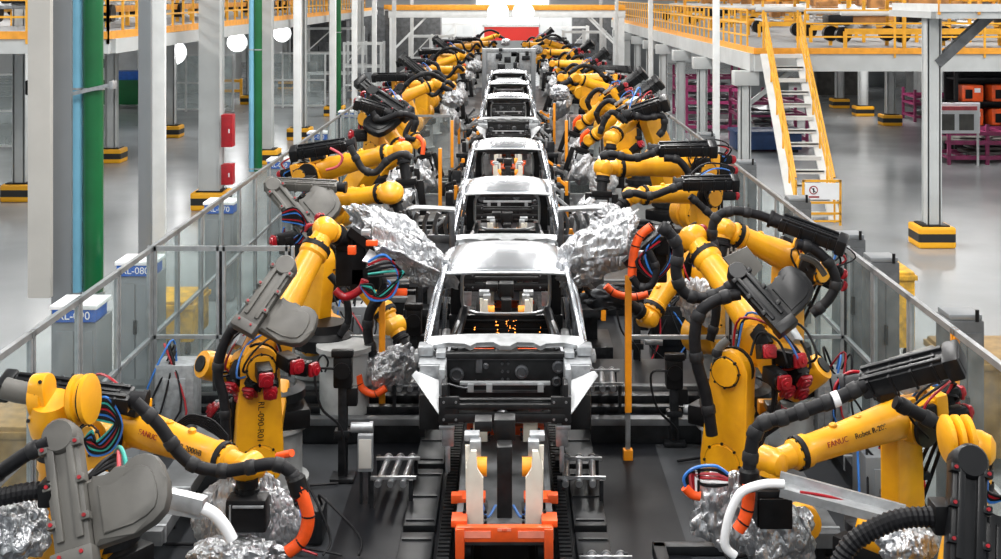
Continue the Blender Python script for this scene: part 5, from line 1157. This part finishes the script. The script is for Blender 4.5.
# R3
r = robot('yellow robot on the right holding a long black rail over the right fence', V((3.35, 15.2, .024)), .55, P(776, 342, 14.9), P(806, 268, 14.6), P(724, 229, 14.5), P(720, 256, 14.4), s=1.05, seed=24, group=GRR)
R = r['root']
rail_case(R, P(780, 222, 14.2), P(838, 243, 14.0), V((0, -.3, 1)), .2, .14, M['caseblk'])
hose(R, PL(14.2, (778, 222), (755, 214), (732, 211), (716, 218), (712, 236), (715, 250)), .052, clamps=6)
hose(R, PL(14.1, (716, 252), (719, 262), (725, 274)), .045, 'orange', name='orange_hose', clamps=1, cl='orange')
hose(R, PL(14.0, (796, 244), (812, 248), (828, 262), (836, 282), (828, 300), (812, 314)), .056, clamps=4)
MB().tube(PL(14.1, (800, 256), (815, 262), (825, 275)), .035, 8).build('grey_strap', M['casegrey'], R)
# R1 corner
r = robot('yellow robot at the lower right corner with a charcoal hose box', V((3.55, 9.6, .024)), .3, P(975, 700, 9.0), P(972, 640, 8.9), P(975, 448, 9.05), P(980, 480, 9.3), s=1.1, seed=33, group=GRR, cables=3, motors=False)
R = r['root']
saddle_case(R, P(966, 462, 8.6), P(962, 590, 8.2), V((0, -.9, .42)), 1, .235, M['caseblk'])
for dx in (-12, -2, 8): MB().lathe(P(955 + dx, 440, 8.95), V((1, 0, .05)), [(0, .14), (.02, .17), (.05, .17), (.065, .13)], 22).build('wrist_ring', M['yellow'], R)
hose(R, PL(8.5, (835, 575), (850, 545), (878, 527), (905, 518), (935, 517)), .07, name='ribbed_hose', clamps=0, rib=.018)
MB().box(P(940, 516, 8.5), (.12, .18, .2), None, .02).build('hose_gland', M['black'], R)
cover(R, P(905, 545, 9.2), (.2, .16, .12), 61)
for i in range(4): MB().tube(PL(8.7, (985, 455 + i * 5), (978 + i * 3, 475), (988, 492 + i * 3), (1004, 498)), .014, 6).build('cable', M[CAB[i]], R, smooth=60)
# R1b
r = robot('yellow robot low at the right, forearm reaching left under a black rail', V((3.3, 11.3, .024)), .3, P(890, 535, 11.1), P(922, 424, 10.8), P(772, 462, 10.35), P(768, 512, 10.3), s=1.0, seed=35, group=GRR, cables=5, mark=True)
R = r['root']
rail_case(R, P(862, 384, 10.2), P(948, 362, 9.9), V((0, -.35, 1)), .24, .15, M['caseblk'])
MB().tube(PL(10.4, (868, 374), (890, 366), (935, 352)), .06, 12).build('case_tube', M['casegrey'], R)
hose(R, PL(10.1, (866, 384), (838, 398), (806, 410), (782, 418), (762, 424), (753, 440), (749, 472)), .055, clamps=7)
MB().lathe(P(833, 400, 10.05), V((1, 0, .35)), [(0, .062), (.05, .062)], 14).build('white_band', M['signwhite'], R)
MB().lathe(P(749, 468, 10.1), V((0, 0, -1)), [(0, .06), (.02, .08), (.12, .08), (.14, .06)], 14).build('hose_coupling', M['black'], R)
hose(R, PL(10.05, (749, 484), (748, 505), (744, 520), (738, 530)), .052, 'orange', name='orange_hose', clamps=3, cl='orange')
hose(R, PL(10.3, (895, 402), (915, 412), (942, 426), (972, 440)), .055, clamps=3)
MB().box(P(768, 505, 10.25), (.22, .2, .3), None, .025).lathe(P(770, 480, 10.3), (0, 0, -1), [(0, .09), (.06, .09), (.07, .07), (.15, .07)], 18).build('welding_gun', M['black'], R)
MB().box(P(776, 514, 10.1), (.26, .02, .24), None, .01).build('gun_bracket', M['black'], R)
cover(R, P(735, 512, 10.5), (.34, .14, .32), 71, Matrix.Rotation(math.radians(20), 4, 'Y'), .28, 5, 3.0)
cover(R, P(775, 536, 10.4), (.3, .14, .26), 72, None, .3, 5, 3.0)
ga = MB().beam(P(780, 484, 10.0), P(905, 518, 9.7), .2, .02, bevel=.004).beam(P(780, 477, 10.05), P(905, 511, 9.75), .03, .09).beam(P(780, 492, 9.9), P(905, 525, 9.6), .03, .07).build('gun_arm', M['bodyw'], R)
for i in range(2): MB().tube(PL(9.85, (800, 492 + i * 3), (830, 497 + i * 3), (860, 507 + i * 3), (885, 514 + i * 2)), .012, 6).build('cable', M['red'], ga, smooth=60)
hose(R, PL(9.9, (784, 484), (765, 484), (745, 490), (736, 500), (728, 520), (725, 545), (735, 556)), .035, 'signwhite', name='cloth_sleeve', clamps=0)
for i, c in enumerate(('blue', 'rubber', 'pink', 'red', 'signwhite', 'rubber')):
    MB().tube(PL(10.4, (688 + i * 2, 492), (684 + i * 3, 478 - i * 2), (695 + i, 468 + i * 3), (715, 466 + i * 4), (728, 474 + i * 2)), .014, 6).build('cable', M[c], R, smooth=60)
hose(R, PL(10.4, (685, 487), (692, 494), (700, 496)), .04, 'orange', name='orange_connector', clamps=0)
for i in range(7):
    MB().tube(PL(10.4, (835 + i, 402), (836 + i * 2, 385 - i), (850 + i, 372 + i * 2), (868, 374 + i * 2)), .014, 6).build('cable', M[CAB[(i + 1) % 6]], R, smooth=60)
MB().box(P(790, 530, 10.9), (.2, .3, .34), None, .03).lathe(P(800, 520, 10.8), (0, -1, 0), [(0, .16), (.1, .16), (.12, .1)], 20).build('lower_casting', M['yellow'], R)
# R3c
r = robot('yellow robot behind the tall orange post, its arm reaching down to the body', V((2.75, 16.9, .024)), .62, P(705, 335, 16.3), P(690, 268, 16.2), P(648, 318, 15.8), P(632, 306, 15.7), s=1.05, seed=27, group=GRR)
R = r['root']
hose(R, PL(15.4, (606, 286), (616, 294), (634, 297), (648, 294)), .045, 'orange', name='orange_hose', clamps=2, cl='orange')
hose(R, PL(15.4, (700, 262), (714, 285), (716, 315), (710, 340)), .055, clamps=3)
cover(R, P(610, 298, 15.6), (.3, .16, .14), 81, None, .35, 4, 3.0, m='darksteel', name='grey_cover')
cover(R, P(700, 300, 15.9), (.24, .14, .3), 82, None, .3, 5, 3.0)
# R4, R5
r = robot('yellow robot on the right behind the cross fence, lower of two level forearms', V((3.2, 19.5, .024)), .7, P(700, 245, 19.2), P(705, 196, 19.0), P(632, 196, 18.7), P(614, 212, 18.6), s=1.05, seed=37, group=GRR)
R = r['root']
rail_case(R, P(682, 184, 18.4), P(732, 183, 18.4), V((0, -.3, 1)), .2, .15, M['caseblk'])
hose(R, PL(18.3, (682, 185), (668, 190), (650, 196), (634, 193), (622, 196)), .055, 'rubber', clamps=3)
hose(R, PL(18.2, (690, 196), (700, 205), (712, 216)), .05, clamps=2)
cover(R, P(606, 220, 18.4), (.28, .2, .22), 83, None, .35, 5, 3.0)
r = robot('yellow robot on the right behind the cross fence, upper level thick forearm', V((3.5, 22.0, .024)), .75, P(690, 212, 21.7), P(700, 170, 21.5), P(604, 168, 21.2), P(602, 188, 21.1), s=1.25, seed=39, group=GRR)
R = r['root']
rail_case(R, P(658, 150, 20.8), P(709, 149, 20.8), V((0, -.3, 1)), .26, .17, M['caseblk'])
hose(R, PL(20.7, (658, 150), (645, 156), (630, 158), (612, 154), (600, 157)), .06, clamps=4)
hose(R, PL(20.6, (664, 158), (678, 160), (688, 172), (690, 182)), .06, clamps=2)
weld_gun(R, P(602, 190, 21.1), (-.05, 0, -1), 1.1, 45)
r = robot('yellow robot on the right with a raised black rail above folded arms', V((3.2, 25.4, .024)), .8, P(660, 160, 25.2), P(640, 118, 25.0), P(612, 138, 24.4), P(610, 155, 24.3), s=1.15, seed=41, group=GRR)
R = r['root']
rail_case(R, P(632, 114, 24.4), P(662, 104, 24.3), V((0, -.3, 1)), .28, .2, M['caseblk'])
hose(R, PL(24.2, (632, 114), (645, 118), (662, 116), (664, 128), (658, 136)), .06, clamps=4)
hose(R, PL(24.2, (625, 122), (612, 112), (604, 122), (600, 134)), .055, clamps=3)
weld_gun(R, P(610, 156, 24.3), (0, 0, -1), 1.1, 47)
# ---- farther robots: three poses copied down both sides
def proto(kind, seed):
    o = V((0, 0, .024))
    Z = .7
    if kind == 0:
        r = robot('x', o, .8, (.28, 0, 1.62), (-.05, 0, 2.62), (1.35, .1, 2.72), (1.42, .12, 2.4), s=1.12, seed=seed, cables=4, lowpoly=True); R = r['root']
        rail_case(R, (.2, -.25, 2.98), (-.75, -.3, 2.95), (0, -.3, 1), .24, .17, M['caseblk'])
        hose(R, [(.3, -.25, 3.0), (.6, -.32, 2.9), (.75, -.35, 2.6), (1.0, -.3, 2.5), (1.3, -.2, 2.85), (1.5, -.1, 2.7)], .06, clamps=3)
        weld_gun(R, (1.42, .12, 2.4), (.1, 0, -1), 1.15, seed)
    elif kind == 1:
        r = robot('x', o, .8, (.3, 0, 1.6), (.35, 0, 2.62), (1.1, -.55, 2.0), (1.25, -.65, 1.8), s=1.12, seed=seed, cables=4, lowpoly=True); R = r['root']
        rail_case(R, (.35, -.25, 2.75), (-.35, -.1, 3.3), (-.5, -.5, 1), .26, .2, M['caseblk'])
        hose(R, [(.4, -.25, 2.75), (.7, -.4, 2.9), (.95, -.5, 2.6), (.8, -.6, 2.2), (1.05, -.65, 2.1)], .06, clamps=3)
        hose(R, [(1.1, -.7, 2.2), (1.25, -.75, 2.05), (1.25, -.8, 1.8)], .05, 'orange', name='orange_hose', clamps=0)
        weld_gun(R, (1.25, -.65, 1.8), (.35, 0, -1), 1.1, seed)
        motor(R, (-.1, -.3, 2.3), (-.5, -1, 0), .12, .3)
    else:
        r = robot('x', o, .8, (.3, 0, 1.6), (.05, 0, 2.5), (1.15, .3, 3.0), (1.45, .35, 2.85), s=1.12, seed=seed, cables=4, lowpoly=True); R = r['root']
        saddle_case(R, (.2, -.3, 2.95), (-.35, -.35, 2.35), (0, -.8, .6), 1, .22, M['caseblk'])
        hose(R, [(.2, -.3, 2.9), (.5, -.4, 3.2), (.9, -.3, 3.3), (1.3, 0, 3.1)], .06, clamps=3)
        cover(R, (1.6, .35, 2.6), (.26, .3, .22), seed)
        motor(R, (-.1, -.35, 2.2), (0, -1, 0), .12, .3)
    return R
protos = [proto(0, 90), proto(1, 91), proto(2, 92)]
used = [False] * 3
def place(kind, x, y, rz, label, grp):
    if not used[kind]: R = protos[kind]; used[kind] = True
    else: R = copy_tree(protos[kind])
    R.location = (x, y, .024); R.rotation_euler.z = rz; R['label'] = label; R['group'] = grp
desc = ['with level forearm', 'with arm bent down', 'with raised forearm']
ri = random.Random(8)
for i, (y, k) in enumerate(((29.0, 1), (32.6, 2), (36.4, 0), (40.2, 1), (44.2, 0), (48.6, 2), (53.0, 0), (58.0, 1), (64, 0))):
    place(k, -3.0, y, ri.uniform(-.3, .2), 'left robot %s, %s past the red capped one' % (desc[k], ORD[i] if i else 'first'), 'far robots left of the line')
for i, (y, k) in enumerate(((28.6, 1), (32.0, 1), (35.8, 2), (39.8, 0), (43.8, 1), (48.0, 0), (52.6, 1), (57.6, 0), (63.5, 2))):
    place(k, 2.95, y, math.pi + ri.uniform(-.2, .35), 'right robot %s, %s past the raised rail one' % (desc[k], ORD[i] if i else 'first'), 'far robots right of the line')

for i, (x, y, rz, k) in enumerate(((-2.2, 67.5, .1, 0), (2.1, 66.5, math.pi, 0), (-1.9, 73, -.2, 2), (2.0, 72, math.pi + .2, 1))):
    place(k, x, y, rz, 'last robots at the line end before the red banner, %s' % ['nearer left', 'nearer right', 'farther left', 'farther right'][i], 'robots at the line end')
